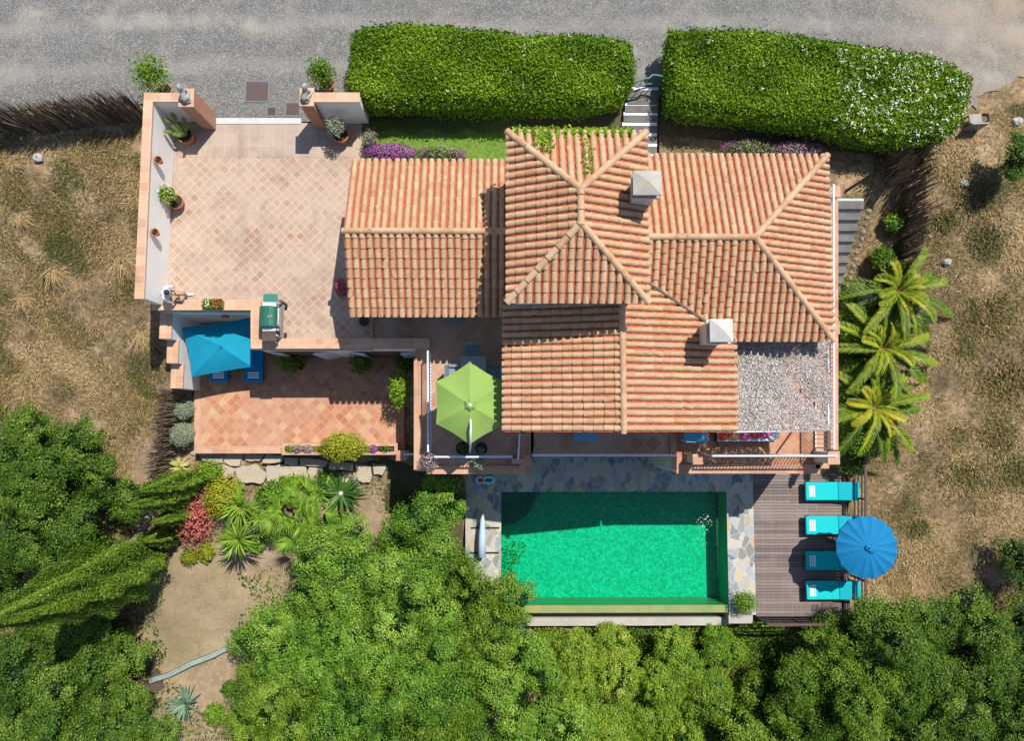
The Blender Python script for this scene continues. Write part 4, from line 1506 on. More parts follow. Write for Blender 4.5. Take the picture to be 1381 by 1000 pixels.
# ------------------------------------------------------------------ hedges
def hedge(label, pxpoly, ztop, zbase, mat, n, fl_n, fl_region, wob=.05):
    """clipped hedge: outline of its top in photo pixels"""
    top = [P(x, y, ztop) for x, y in pxpoly]
    cx = sum(p.x for p in top) / len(top)
    cy = sum(p.y for p in top) / len(top)
    root = thing('hedge', label, 'hedge', (cx, cy, zbase), 'clipped hedges along the road')
    poly = [(p.x, p.y) for p in top]
    x = rng.uniform(min(p[0] for p in poly), max(p[0] for p in poly), n * 2)
    y = rng.uniform(min(p[1] for p in poly), max(p[1] for p in poly), n * 2)
    xw = x + .10 * np.sin(y * 5 + x)
    yw_ = y + .10 * np.sin(x * 4.3)
    k = inpoly(xw, yw_, poly)
    x, y = x[k][:n], y[k][:n]
    dm = np.full(len(x), 9.0)
    for i in range(len(poly)):
        p1, p2 = np.array(poly[i]), np.array(poly[(i + 1) % len(poly)])
        e = p2 - p1
        tt = np.clip(((x - p1[0]) * e[0] + (y - p1[1]) * e[1]) / (e @ e), 0, 1)
        dm = np.minimum(dm, np.hypot(x - p1[0] - tt * e[0], y - p1[1] - tt * e[1]))
    zt = ztop - .35 * np.clip(1 - dm / .35, 0, 1) ** 2 + wob * (np.sin(x * 2.3 + y) * np.sin(y * 2.9 - x * .7)) + rng.normal(0, .055, len(x))
    pos = np.stack([x, y, zt], 1)
    nr = unit(len(x)) * .9 + np.array([.15, .2, .75])
    parts = [leaf_quads(pos, nr, .09, .045, np.clip(.5 + .2 * np.sin(x * 1.7) * np.sin(y * 2.1) + rng.normal(0, .22, len(x)), 0, 1), .1)]
    # sides
    pos_s, nr_s = [], []
    for i in range(len(poly)):
        p1, p2 = np.array(poly[i]), np.array(poly[(i + 1) % len(poly)])
        e = p2 - p1
        L = np.hypot(*e)
        m = int(L * 520)
        tt = rng.random(m)
        nn = np.array([e[1], -e[0]]) / L
        if nn @ (p1 - np.array([cx, cy])) < 0:
            nn = -nn
        z = zbase + (ztop - zbase - .1) * (.38 + .62 * rng.random(m) ** .8)
        q_ = p1 + tt[:, None] * e + nn * (rng.normal(0, .07, m) - .05)[:, None]
        pos_s.append(np.column_stack([q_, z]))
        nr_s.append(np.column_stack([np.tile(nn, (m, 1)), np.full(m, .3)]) + unit(m) * .8)
    ps, nss = np.concatenate(pos_s), np.concatenate(nr_s)
    parts.append(leaf_quads(ps, nss, .125, .062, np.clip(.4 + rng.normal(0, .2, len(ps)), 0, 1), .1))
    V_, F_, q_ = merge(parts)
    np_mesh('foliage', V_, F_, mat, root, q_)
    ins = []
    for px_, py_ in poly:
        v = Vector((px_ - cx, py_ - cy))
        ins.append((cx + v.x * (1 - .22 / v.length), cy + v.y * (1 - .22 / v.length)))
    np_core = B().prism(ins, zbase - .1, ztop - .22, 0.0)
    np_core.build('shaded_twig_core', M['twigs_in_shade'], root)
    f = fl_region(x, y)
    ids = rng.permutation(np.nonzero(f)[0])[:fl_n]
    c_ = np.repeat(pos[ids], 5, 0) + rng.normal(0, .038, (len(ids) * 5, 3)) + np.array([0, 0, .05])
    V_, F_, q_ = leaf_quads(c_, unit(len(c_)) * .5 + np.array([0, 0, .8]), .055, .045, rng.random(len(c_)))
    np_mesh('blossom', V_, F_, M['white_flower'], root, q_)
    return root


M['twigs_in_shade'] = noisy('shade_dark_twigs', (.03, .035, .012), (.045, .04, .018), 7, .95, 30, .3)  # twig core coloured near-black for the shade inside the hedge
hz = 1.45
hedge('left clipped green hedge with few white blossoms beside the gate pillar', [(476, 40), (490, 32), (545, 27), (600, 32), (640, 35), (700, 42), (720, 45), (770, 42), (820, 46), (848, 56), (858, 80), (854, 110), (838, 132), (790, 142), (700, 141), (600, 140), (500, 138), (476, 128), (466, 112), (472, 70)], hz, -.1, M['hedge'], 48000, 24, lambda x, y: rng.random(len(x)) < .5)
_wx = P(1190, 100, hz).x
hedge('right clipped green hedge thick with white blossoms at its far end', [(902, 55), (906, 38), (950, 35), (1020, 36), (1100, 48), (1180, 60), (1250, 70), (1290, 84), (1315, 104), (1309, 135), (1300, 165), (1275, 186), (1235, 193), (1180, 186), (1120, 172), (1060, 162), (1000, 155), (930, 148), (905, 140), (902, 100)], hz + .05, -.1, M['hedge'], 56000, 330, lambda x, y: rng.random(len(x)) < np.where(x > _wx - 1.5, .9, .05))

# ------------------------------------------------------------------ trees and shrubs
TR = [
    # the wood below the garden, left of the pool
    (570, 714, 66, 3.4, 'pitto_light', 'rounded light green tree standing free between the shaded garden soil and the pool terrace', .0),
    (463, 768, 72, 3.6, 'pitto_light', 'broad light green tree just below the cycad and the litter covered slope', .0),
    (376, 856, 64, 3.0, 'pitto_light', 'light green tree at the right edge of the dry lawn', .05),
    (548, 800, 72, 4.0, 'pitto_light', 'yellowish green tree in the middle of the wood left of the pool', .10),
    (645, 828, 78, 3.6, 'pitto', 'tall green tree overhanging the left corner of the pool overflow', .10),
    (465, 870, 82, 3.8, 'pitto_light', 'green tree behind the lawn edge tree, in the middle of the left wood', .02),
    (580, 895, 78, 4.2, 'pitto_light', 'dense green tree in the middle of the wood, below the yellowish one', -.02),
    (690, 905, 74, 3.6, 'pitto_light', 'green tree at the right side of the wood, below the pool corner tree', .04),
    (378, 950, 74, 3.2, 'pitto', 'green tree at the bottom of the wood right of the blue aloe', .12),
    (495, 975, 76, 3.8, 'pitto_light', 'green tree at the bottom edge of the photo below the lawn edge trees', -.04),
    (610, 990, 76, 4.0, 'pitto', 'darker tree at the bottom edge in the middle of the wood', .06),
    (730, 985, 66, 3.4, 'pitto_light', 'light tree at the bottom edge where the wood meets the bramble slope', .06),
    # right wood
    (1120, 893, 62, 2.9, 'pitto', 'dark green tree whose crown reaches the deck corner below the lowest lounger', .05),
    (1205, 848, 68, 3.4, 'pitto_dark', 'green tree just below the dry slope right of the blue parasol', .10),
    (1290, 868, 78, 3.4, 'pitto_dark', 'broad green tree near the right edge below the dry slope', .06),
    (1060, 935, 62, 3.0, 'pitto', 'green tree in the right wood beside the shaded gap of the slope', .12),
    (1150, 930, 78, 3.8, 'pitto', 'large green tree in the middle of the right wood', .02),
    (1250, 945, 76, 3.8, 'pitto_dark', 'tall green tree in the right wood left of the corner tree', .08),
    (1350, 930, 74, 3.4, 'pitto_dark', 'dark tree in the lower right corner of the photo', -.04),
    (985, 985, 55, 2.6, 'pitto', 'small bright tree at the bottom edge right of the bramble slope', .16),
    (1085, 1000, 62, 3.0, 'pitto', 'tree cut by the bottom edge below the deck', .02),
    (1195, 1010, 62, 3.2, 'pitto_dark', 'tree cut by the bottom edge in the middle of the right wood', .04),
    (1310, 1015, 66, 3.2, 'pitto_dark', 'tree cut by the bottom edge close to the lower right corner', .0),
    (1395, 850, 50, 2.6, 'pitto_dark', 'dark tree cut by the right edge below the shaded dry slope', -.06),
    (1385, 765, 42, 2.0, 'pitto_dark', 'dark shrub like tree cut by the right edge beside the dry slope', -.08),
    (1372, 216, 36, 1.3, 'pitto_dark', 'dark green bush at the right edge near the white flowering hedge', .0),
    # left wood
    (75, 620, 78, 3.0, 'pitto_dark', 'green tree at the top of the left wood beside the dry grass', .08),
    (135, 668, 56, 2.6, 'pitto_dark', 'green tree at the right side of the left wood beside the litter slope', .06),
    (50, 705, 80, 3.4, 'pitto_dark', 'broad green tree at the left edge above the tall cypress', .04),
    (120, 742, 50, 2.4, 'pitto_dark', 'green tree between the left wood and the tall cypress top', .0),
    (12, 772, 46, 2.4, 'pitto_dark', 'dark tree at the left edge beside the cypress tip', -.05),
    (-8, 590, 26, 2.2, 'pitto_dark', 'small dark bush cut by the left edge', -.05),
    (60, 905, 88, 3.2, 'pitto_dark', 'large tree below the cypress at the left edge', .02),
    (148, 868, 60, 2.6, 'pitto_dark', 'green tree beside the dry lawn above the plank path', .06),
    (152, 958, 60, 2.6, 'pitto_dark', 'green tree below the plank path and left of the blue aloe', .04),
    (60, 990, 80, 3.0, 'pitto_dark', 'yellowish tree in the lower left corner of the photo', .14),
    (195, 1000, 50, 2.2, 'pitto_dark', 'low tree cut by the bottom edge left of the blue aloe', .02),
]
for (px, py, r_, h, m_, lb, tn) in TR:
    tree(px, py, r_ - 9, h, M[m_], lb, 'evergreen trees on the slopes', tone=tn, ax=R.uniform(.93, 1.08))

# bramble slope right of the wood, below the pool
for (px, py, r_, h, tn, lb) in ((765, 898, 46, 1.5, .05, 'yellow green bush at the foot of the pool overflow, leftmost below the water'),
                                (835, 896, 46, 1.4, .12, 'yellow green bush below the middle of the pool overflow'),
                                (905, 896, 46, 1.4, .06, 'yellow green bush below the right half of the pool overflow'),
                                (968, 884, 36, 1.1, -.02, 'green bush below the pool corner and the dry bush'),
                                (800, 945, 52, 1.5, .10, 'pale yellow green bush on the slope beside the left wood'),
                                (880, 945, 52, 1.3, .14, 'palest yellow bush in the middle of the bramble slope'),
                                (945, 935, 40, 1.2, .0, 'green bush on the slope beside the shaded gap of the right wood'),
                                (830, 995, 50, 1.4, .06, 'yellow green bush cut by the bottom edge on the bramble slope'),
                                (910, 995, 44, 1.2, .04, 'green bush cut by the bottom edge left of the small bright tree')):
    tree(px, py, r_, h, M['bramble'], lb, 'bushes on the bramble slope below the pool', leaf=.075, clump=.22, name='bush', cat='bush', squash=.55, tone=tn)


def cover_stuff(name, pxpoly, n, mat, leaf, h, label=None):
    poly = [tuple(G(x, y))[:2] for x, y in pxpoly]
    x = rng.uniform(min(p[0] for p in poly), max(p[0] for p in poly), n)
    y = rng.uniform(min(p[1] for p in poly), max(p[1] for p in poly), n)
    k = inpoly(x + .2 * np.sin(3 * y), y + .2 * np.sin(3 * x), poly)
    x, y = x[k], y[k]
    z = gz(x, y) + h * rng.random(len(x)) * (.6 + .4 * np.sin(x * 2) * np.sin(y * 2.4))
    V_, F_, q_ = leaf_quads(np.stack([x, y, z], 1), unit(len(x)) + np.array([0, 0, .8]), leaf, leaf * .5, np.clip(.45 + .25 * np.sin(x * 1.3 + y) + rng.normal(0, .2, len(x)), 0, 1), .1)
    return kind(np_mesh(name, V_, F_, mat, None, q_), 'stuff')


cover_stuff('ground_cover', [(720, 842), (1060, 838), (1060, 1010), (720, 1010)], 40000, M['bramble'], .11, .45)
cover_stuff('ground_cover', [(150, 590), (0, 540), (0, 1010), (330, 1010), (220, 900), (215, 760), (170, 700)], 20000, M['pitto'], .12, .3)
cover_stuff('ground_cover', [(330, 770), (700, 720), (730, 1010), (330, 1010)], 16000, M['pitto'], .12, .3)
cover_stuff('ground_cover', [(1040, 840), (1400, 800), (1400, 1010), (1000, 1010)], 20000, M['pitto'], .12, .3)
cover_stuff('ground_cover', [(455, 622), (628, 622), (628, 690), (520, 700), (455, 660)], 7000, M['pitto'], .07, .16)


def grass_stuff(name, pxpolys, n, mat, L, dark=0.0, holes=(), zfun=None, thr=-.05):
    poly_xy = [[tuple(G(x, y))[:2] for x, y in pl_] for pl_ in pxpolys]
    out = []
    for poly in poly_xy:
        x = rng.uniform(min(p[0] for p in poly), max(p[0] for p in poly), n)
        y = rng.uniform(min(p[1] for p in poly), max(p[1] for p in poly), n)
        k = inpoly(x, y, poly)
        for h_ in holes:
            k &= ~inpoly(x, y, [tuple(G(a, b))[:2] for a, b in h_])
        pat = .35 * np.sin(x * .9 + y * 1.3) + np.sin(x * 1.7 + 1.3 * np.sin(y * .9)) * np.sin(y * 1.5 + np.sin(x * 1.1)) + .5 * np.sin(x * 4.1 + y * 2.3) * np.sin(y * 3.7)
        k &= pat + rng.normal(0, .40, n) > thr
        x, y, pat = x[k], y[k], pat[k]
        out.append((x, y, pat))
    x, y, pat = (np.concatenate([o_[i] for o_ in out]) for i in range(3))
    m = len(x)
    z = gz(x, y) if zfun is None else np.full(m, zfun)
    an = 1.2 * np.sin(x * 1.1) * np.sin(y * .9) * 2 + rng.normal(0, 1.1, m)
    e = rng.uniform(.15, 1.2, m)
    d = np.stack([np.cos(an) * np.cos(e), np.sin(an) * np.cos(e), np.sin(e)], 1)
    tone = .58 + .22 * np.sin(x * .8 + 2) * np.sin(y * .7) - .25 * (np.sin(x * 1.9 + y) * np.sin(y * 1.3 - x * .4) > .35) + rng.normal(0, .26, m) - dark - .08
    V_, F_, q_ = blades(np.stack([x, y, z - .02], 1), d, L * rng.uniform(.5, 1.4, m), .015, np.clip(tone, 0, 1), 2, .35)
    return kind(np_mesh(name, V_, F_, mat, None, q_), 'stuff')


HOUSE = [(190, 100), (700, 100), (1165, 150), (1168, 640), (1170, 840), (560, 860), (255, 640), (215, 480), (180, 405)]
grass_stuff('dry_grass', [[(-60, 195), (195, 180), (182, 405), (215, 470), (250, 540), (215, 620), (150, 640), (130, 590), (-60, 545)]], 300000, M['drygrass'], .23, .02)
grass_stuff('dry_grass', [[(1230, 190), (1330, 150), (1450, 120), (1450, 830), (1165, 830), (1172, 640), (1180, 500), (1240, 300)]], 270000, M['drygrass'], .21, -.03)
grass_stuff('dry_grass', [[(1128, 200), (1235, 200), (1235, 300), (1180, 330), (1165, 430), (1128, 460)]], 7000, M['drygrass'], .2, .2)
grass_stuff('dry_grass', [[(200, 760), (250, 735), (400, 740), (400, 820), (330, 870), (215, 930)], [(210, 930), (330, 870), (340, 1010), (210, 1010)], [(160, 590), (230, 590), (215, 760), (170, 760)]], 5000, M['drygrass'], .10, .05)
grass_stuff('grass', [[(490, 150), (700, 150), (700, 230), (490, 230)]], 26000, M['lawnblade'], .11, .0, (), .01, -9)
grass_stuff('dry_grass', [[(890, 150), (1190, 165), (1190, 240), (890, 230)]], 12000, M['drygrass'], .11, .22, (), .01, -9)

# low green weeds scattered over both slopes
for poly, n_ in (([(-60, 195), (195, 180), (182, 405), (215, 470), (250, 540), (215, 620), (130, 590), (-60, 545)], 26000), ([(1230, 190), (1450, 140), (1450, 830), (1165, 830), (1172, 640), (1240, 330)], 26000)):
    xy = [tuple(G(a, b))[:2] for a, b in poly]
    x = rng.uniform(min(p[0] for p in xy), max(p[0] for p in xy), n_)
    y = rng.uniform(min(p[1] for p in xy), max(p[1] for p in xy), n_)
    pt_ = np.sin(x * 2.3 + 2 * np.sin(y * .8)) * np.sin(y * 2.1 + np.sin(x * 1.7)) + .6 * np.sin(x * 5.3) * np.sin(y * 4.7 + x)
    k = inpoly(x, y, xy) & (pt_ + rng.normal(0, .35, n_) > .55)
    x, y = x[k], y[k]
    pos = np.stack([x, y, gz(x, y) + rng.uniform(.0, .14, len(x))], 1)
    V_, F_, q_ = leaf_quads(pos, unit(len(x)) * .8 + np.array([0, 0, .7]), .07, .03, np.clip(rng.normal(.35, .2, len(x)), 0, 1), .1)
    kind(np_mesh('weeds', V_, F_, M['weed'], None, q_), 'stuff')

# dense tufts on the left slope
for (px, py, L, k) in ((165, 350, .9, 0), (25, 290, .6, 1), (70, 365, .8, 2), (15, 215, .55, 3), (190, 450, .8, 0), (30, 400, .6, 1)):
    c = G(px, py)
    n_ = 210
    root = thing('grass_tuft', ('long dry grass tuft lying against the left boundary wall', 'dry straw tuft near the left edge of the slope', 'flattened dry tuft in the middle of the left slope', 'straw tuft just below the dark road fence')[k], 'grass tuft', c, 'dry grass tufts on the left slope')
    an = rng.normal(-.6, .7, n_)
    e = rng.uniform(.1, .8, n_)
    d = np.stack([np.cos(an) * np.cos(e), np.sin(an) * np.cos(e), np.sin(e)], 1)
    V_, F_, q_ = blades(np.tile(np.array(c), (n_, 1)) + rng.normal(0, .12, (n_, 3)) * np.array([1, 1, .1]), d, L * rng.uniform(.5, 1.2, n_), .014, np.clip(rng.normal(.6, .2, n_), 0, 1), 3, .4)
    np_mesh('leaves', V_, F_, M['drygrass'], root, q_)

# olive clumps on the right slope
for (px, py, r_, lb, tn) in ((1345, 425, 34, 'olive green soft clump in the middle of the right dry slope', .16), (1325, 262, 26, 'dark olive clump below the grey garden chair on the right slope', .08), (1240, 712, 14, 'small green clump right of the blue round parasol', .1), (1305, 640, 26, 'dark dry clump at the right of the slope near the deck', .05), (1360, 640, 30, 'dark green clump near the right edge above the dark shrub', .08), (1330, 330, 24, 'brownish dark clump right of the topmost palm', .02), (1290, 590, 20, 'grey olive clump right of the lowest palm', .15), (1352, 520, 34, 'wide grey green scrub patch at the far right of the slope', .2), (1345, 590, 26, 'grey green scrub tuft below the wide patch at the far right', .22), (1300, 470, 18, 'small dark scrub tuft left of the olive clump', .08), (1275, 300, 16, 'small dark scrub tuft beside the curving dark fence', .06)):
    c = G(px, py)
    rr = mpx(r_, c.z)
    n_ = int(1500 * rr * rr / .6) + 150
    root = thing('grass_clump', lb, 'grass clump', c, 'low clumps on the right slope')
    q0 = np.array(c) + rng.normal(0, .55, (n_, 3)) * np.array([rr, rr * .8, .0])
    q0[:, 2] = gz(q0[:, 0], q0[:, 1]) - .02
    an, e = rng.uniform(0, 2 * np.pi, n_), rng.uniform(.3, 1.4, n_)
    V_, F_, q_ = blades(q0, np.stack([np.cos(an) * np.cos(e), np.sin(an) * np.cos(e), np.sin(e)], 1), .26 * rng.uniform(.6, 1.3, n_), .03, np.clip(rng.normal(tn + .12, .2, n_), 0, 1), 2, .3)
    np_mesh('leaves', V_, F_, M['drygrass'], root, q_)


# tall cypresses seen from above
def cypress(base, top, r0, label, mat='cypress', nl=9000, group='slim cypresses of the garden', tone=0.0):
    base, top = Vector(base), Vector(top)
    root = thing('cypress_tree', label, 'cypress', base, group)
    H = (top - base).length
    ax_ = (top - base).normalized()
    b = B()
    b.tube([base - Vector((0, 0, .3)), base.lerp(top, .5), base.lerp(top, .95)], [.12, .08, .02], 8)
    b.build('trunk', M['bark'], root)
    t_ = rng.random(nl) ** .8 * .98 + .02
    prof = np.minimum(1, (t_ / .22)) ** .5 * np.minimum(1, ((1 - t_) / .55)) ** .75
    an = rng.uniform(0, 2 * np.pi, nl)
    flute = 1 + .20 * np.sin(an * 6 + t_ * 5) + .13 * np.sin(an * 11 - t_ * 26)
    rr = r0 * prof * flute * rng.uniform(.72, 1.06, nl)
    ctr = np.array(base)[None] + t_[:, None] * np.array(top - base)[None]
    rad_ = np.stack([np.cos(an), np.sin(an), np.zeros(nl)], 1)
    pos = ctr + rad_ * rr[:, None]
    d = rad_ * .75 + np.array([0, 0, 1.0]) + rng.normal(0, .25, (nl, 3))
    d /= np.linalg.norm(d, axis=1, keepdims=True)
    V1, F1, q1 = leaf_quads(pos, rad_ + unit(nl) * .55 + np.array([0, 0, .35]), .10, .042, np.clip(.45 + tone + .15 * np.sin(an * 5 + t_ * 4) + rng.normal(0, .18, nl), 0, 1), .1)
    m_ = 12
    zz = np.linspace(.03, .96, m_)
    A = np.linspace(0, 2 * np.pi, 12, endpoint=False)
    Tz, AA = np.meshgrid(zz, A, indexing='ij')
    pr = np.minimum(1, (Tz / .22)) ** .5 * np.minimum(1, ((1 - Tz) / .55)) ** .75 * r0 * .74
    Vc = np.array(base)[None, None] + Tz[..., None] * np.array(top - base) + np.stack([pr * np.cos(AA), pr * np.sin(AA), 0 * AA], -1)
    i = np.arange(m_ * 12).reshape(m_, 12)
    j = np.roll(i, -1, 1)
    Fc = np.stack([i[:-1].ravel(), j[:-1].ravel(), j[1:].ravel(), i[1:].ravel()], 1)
    V_, F_, q_ = merge([(V1, F1, q1), (Vc.reshape(-1, 3), Fc, np.zeros(len(Fc)))])  # inner shell takes the darkest leaf tone as painted shade
    np_mesh('crown', V_, F_, M[mat], root, q_)


g = G(212, 752)
cypress(g, (g.x, g.y, g.z + 9.6), 1.0, 'tallest cypress, leaning across the left wood towards the left edge', nl=52000)
for (px, py, h, r_, lb) in ((268, 648, 4.6, .42, 'upper small cypress beside the variegated agave'), (262, 664, 4.9, .40, 'middle small cypress just above the red shrub'), (262, 690, 3.4, .30, 'short cypress in shade left of the red shrub'), (238, 716, 2.6, .42, 'lowest small cypress left of the red shrub base')):
    g = G(px, py)
    cypress(g, (g.x, g.y, g.z + h), r_, lb, nl=9000, tone=.05)

# ------------------------------------------------------------------ garden plants
def frond_palm(px, py, zc, n, L, label, zg, seed):
    c = P(px, py, zc)
    root = thing('palm_tree', label, 'palm tree', (c.x, c.y, zg), 'palms along the east wall')
    b = B()
    b.tube([(c.x, c.y, zg - .2), (c.x + .03, c.y, (zg + zc) / 2), (c.x, c.y, zc)], [.26, .22, .24], 12)
    b.build('trunk', M['bark'], root)
    for k in range(n):
        an = 2 * math.pi * k / n + rng.uniform(-.25, .25)
        lay = k % 3
        ft = rng.uniform(-.16, .14) + (.3 if lay == 0 and rng.random() < .18 else 0)
        e0 = (.25, .65, 1.05)[lay] + rng.uniform(-.12, .12)
        Lk = L * (1.0, .95, .72)[lay] * rng.uniform(.85, 1.12)
        m = 60
        t_ = np.linspace(.12, 1, m)
        hx = np.array([math.cos(an), math.sin(an), 0])
        curve = rng.uniform(.5, .85)
        sw = rng.uniform(-.18, .18)
        side = np.array([-hx[1], hx[0], 0])
        pts = np.array(c) + np.outer(t_ * Lk * math.cos(e0), hx) + np.outer(t_ ** 2 * sw * Lk, side)
        pts[:, 2] += t_ * Lk * math.sin(e0) - curve * Lk * t_ ** 2.0
        tang = np.gradient(pts, axis=0)
        tang /= np.linalg.norm(tang, axis=1, keepdims=True)
        parts = []
        for s_ in (-1, 1):
            up = np.cross(tang, side[None] * s_)
            d = side[None] * s_ * .62 + tang * .85 + np.array([0, 0, .40]) + rng.normal(0, .08, (m, 3))
            d /= np.linalg.norm(d, axis=1, keepdims=True)
            ll = .31 * np.sin(np.pi * np.clip(t_ * .86 + .12, 0, 1)) ** .6 * (L / 2.4)
            tone = np.clip(.31 + ft + .28 * (lay - .5) * .8 + .25 * (t_ - .4) + rng.normal(0, .12, m), 0, 1)
            parts.append(blades(pts, d, ll, .042, tone, 2, .22))
        V_, F_, q_ = merge(parts)
        V2 = B()
        fr_ = np_mesh('frond', V_, F_, M['palm'], root, q_)
        V2.tube([Vector(c)] + [Vector(pts[i]) for i in range(0, m, 9)], [.028 - .003 * i for i in range(1 + len(range(0, m, 9)))], 5)
        V2.build('rachis', M['palm_stalk'], fr_)


M['palm_stalk'] = plain('palm_stalk', (.34, .30, .06), .6)
frond_palm(1208, 394, -.9, 27, 2.6, 'topmost palm of the three, beside the outside steps', -2.2, 1)
frond_palm(1188, 470, -1.2, 29, 2.55, 'middle palm of the three, beside the shade net', -2.9, 2)
frond_palm(1176, 550, -1.5, 28, 2.5, 'lowest palm of the three, beside the deck railing', -3.5, 3)
for (px, py, r_, h, m_, lb) in ((1160, 425, 22, .9, 'pitto', 'dark shrub between the top palm and the outside steps'), (1150, 450, 18, .8, 'hedge', 'bright green shrub beside the middle balcony post'), (1152, 500, 20, .9, 'pitto', 'dark shrub between the middle palm and the net terrace'),
                            (1160, 585, 30, 1.4, 'pitto_light', 'light green shrub under the lowest palm'), (1190, 350, 16, .7, 'pitto', 'small shrub above the top palm beside the dark fence'), (1205, 300, 14, .6, 'pitto_light', 'small pale shrub inside the curving dark fence'), (1170, 400, 14, .8, 'silver', 'grey green shrub under the top palm'), (1150, 540, 18, 1.0, 'pitto', 'dark shrub between the two lower palms')):
    c = G(px, py, h * .6)
    rr = mpx(r_, c.z)
    bush_at(c, (rr, rr, h * .5), int(1500 * rr / .5), .10, M[m_], 'shrub', lb, 'shrub', 'shrubs under the palms')
cover_stuff('ground_cover', [(1128, 400), (1175, 380), (1215, 330), (1225, 420), (1205, 500), (1195, 600), (1165, 640), (1130, 630)], 30000, M['pitto_dark'], .09, .8)

rosette(325, 683, -3.2, 110, 1.05, .06, M['yucca'], 'yucca_plant', 'upper green yucca head in front of the yellow broom', 'yucca', (-.2, 1.35), .25, group='yuccas of the garden')
rosette(322, 728, -3.0, 110, 1.0, .06, M['yucca'], 'yucca_plant', 'lower green yucca head casting a star shaped shadow on the dry lawn', 'yucca', (-.2, 1.35), .25, group='yuccas of the garden')
rosette(460, 666, -3.4, 70, 1.05, .085, M['cycad'], 'cycad_plant', 'dark green cycad with radiating leaves and pale heart below the planter', 'cycad', (.05, .75), .3, heart=M['concrete_white'])
rosette(242, 631, -3.2, 46, .52, .06, M['agave'], 'agave_plant', 'pale yellow variegated agave beside the brown reed fence', 'agave', (.05, 1.3), .25)
rosette(250, 950, -5.2, 46, .88, .10, M['aloe'], 'aloe_plant', 'blue green aloe on the litter slope below the curved low wall', 'aloe', (.1, 1.2), .2)
# fan palm clump
c = P(398, 690, -3.4)
root = thing('fan_palm', 'bushy green fan palm clump between the yuccas and the cycad', 'palm', (c.x, c.y, float(gz(c.x, c.y))))
parts = []
for k in range(46):
    an, e = rng.uniform(0, 2 * np.pi), rng.uniform(.1, 1.3)
    d0 = np.array([math.cos(an) * math.cos(e), math.sin(an) * math.cos(e), math.sin(e)])
    q0 = np.array(c) + d0 * rng.uniform(.3, 1.0) + np.array([rng.normal(0, .25), rng.normal(0, .22), -.15])
    m = 16
    a1 = np.cross(d0, [0, 0, 1.0]); a1 /= np.linalg.norm(a1)
    th = np.linspace(-1.25, 1.25, m)
    d = d0[None] * np.cos(th)[:, None] + a1[None] * np.sin(th)[:, None] + np.array([0, 0, -.1])
    parts.append(blades(np.tile(q0, (m, 1)), d, .62 * rng.uniform(.8, 1.15), .035, np.clip(.5 + rng.normal(0, .2, m), 0, 1), 2, .2))
V_, F_, q_ = merge(parts)
np_mesh('fronds', V_, F_, M['yucca'], root, q_)
B().tube([(c.x, c.y, root.location.z - .2), (c.x, c.y, c.z - .2)], [.16, .14], 9).build('trunk', M['bark'], root)


def gbush(px, py, rx, ry, h, mat, label, leaf=.09, dens=1.0, name='shrub', cat='shrub', lift=None, tone=0.0, group=None, dist=.4, core=.78):
    z0 = -3.0
    for _ in range(8):
        p = P(px, py, z0)
        zg = float(gz(p.x, p.y)) if lift is None else lift
        z0 = zg + h * .55
    r1, r2 = mpx(rx, z0), mpx(ry, z0)
    return bush_at((p.x, p.y, zg + h * .5), (r1, r2, h * .52), int(2600 * r1 * r2 / .25 * dens * (.09 / leaf) ** 2 * .35) + 60, leaf, M[mat], name, label, cat, group, tone=tone, dist=dist, core=core)


gbush(302, 670, 27, 30, 1.2, 'yellowgreen', 'yellow flowering broom behind the upper yucca', tone=.1)
gbush(262, 700, 26, 38, 1.5, 'redleaf', 'red leaved shrub left of the yuccas', .10, .55, tone=.05, dist=.6, core=.55)
gbush(278, 745, 12, 14, .6, 'yellowgreen', 'small yellow shrub below the red shrub')
gbush(255, 752, 12, 12, .5, 'yellowgreen', 'small olive yellow shrub left below the red shrub', tone=-.2)
gbush(283, 636, 20, 16, .8, 'bramble', 'yellowish low shrub right of the variegated agave')
gbush(365, 668, 22, 18, .9, 'pitto_light', 'green shrub between the upper yucca and the fan palm')
gbush(372, 712, 22, 22, .9, 'pitto_light', 'green shrub below the fan palm')
gbush(395, 650, 26, 10, .6, 'hedge', 'low green shrub along the flat stones')
gbush(440, 645, 16, 10, .5, 'pitto', 'dark low plant between the cycad and the flat stones')
gbush(425, 715, 18, 20, .9, 'pitto', 'dark green shrub right of the fan palm')
gbush(240, 662, 16, 14, .7, 'pitto', 'dark shrub between the small cypresses')
gbush(228, 690, 14, 10, .6, 'pitto_light', 'pale shrub left of the short cypress')
gbush(345, 735, 14, 12, .5, 'pitto_light', 'small green clump between the lower yucca and the leaf litter')
gbush(452, 700, 16, 12, .6, 'pitto_light', 'pale low shrub below the dark green cycad')
rosette(430, 668, -3.4, 60, .8, .05, M['yucca'], 'yucca_plant', 'small spiky plant between the fan palm and the cycad', 'yucca', (-.1, 1.3), .3, group='yuccas of the garden')
rosette(350, 700, -3.5, 60, .7, .05, M['yucca'], 'yucca_plant', 'small spiky plant right of the two large yuccas', 'yucca', (-.1, 1.3), .3, group='yuccas of the garden')
gbush(290, 965, 16, 16, .5, 'bramble', 'olive clump on the litter slope right of the aloe')
gbush(310, 930, 12, 12, .4, 'pitto', 'small green clump at the slope edge above the aloe')
gbush(247, 553, 14, 14, .8, 'silver', 'upper silver green ball bush beside the lower terrace', .05, 1.3, name='ball_bush', cat='bush', tone=.05, group='silver ball bushes', lift=-3.2, dist=.2, core=.86)
gbush(245, 587, 16, 16, .85, 'silver', 'lower silver green ball bush beside the lower terrace', .05, 1.3, name='ball_bush', cat='bush', tone=.05, group='silver ball bushes', lift=-3.2, dist=.2, core=.86)
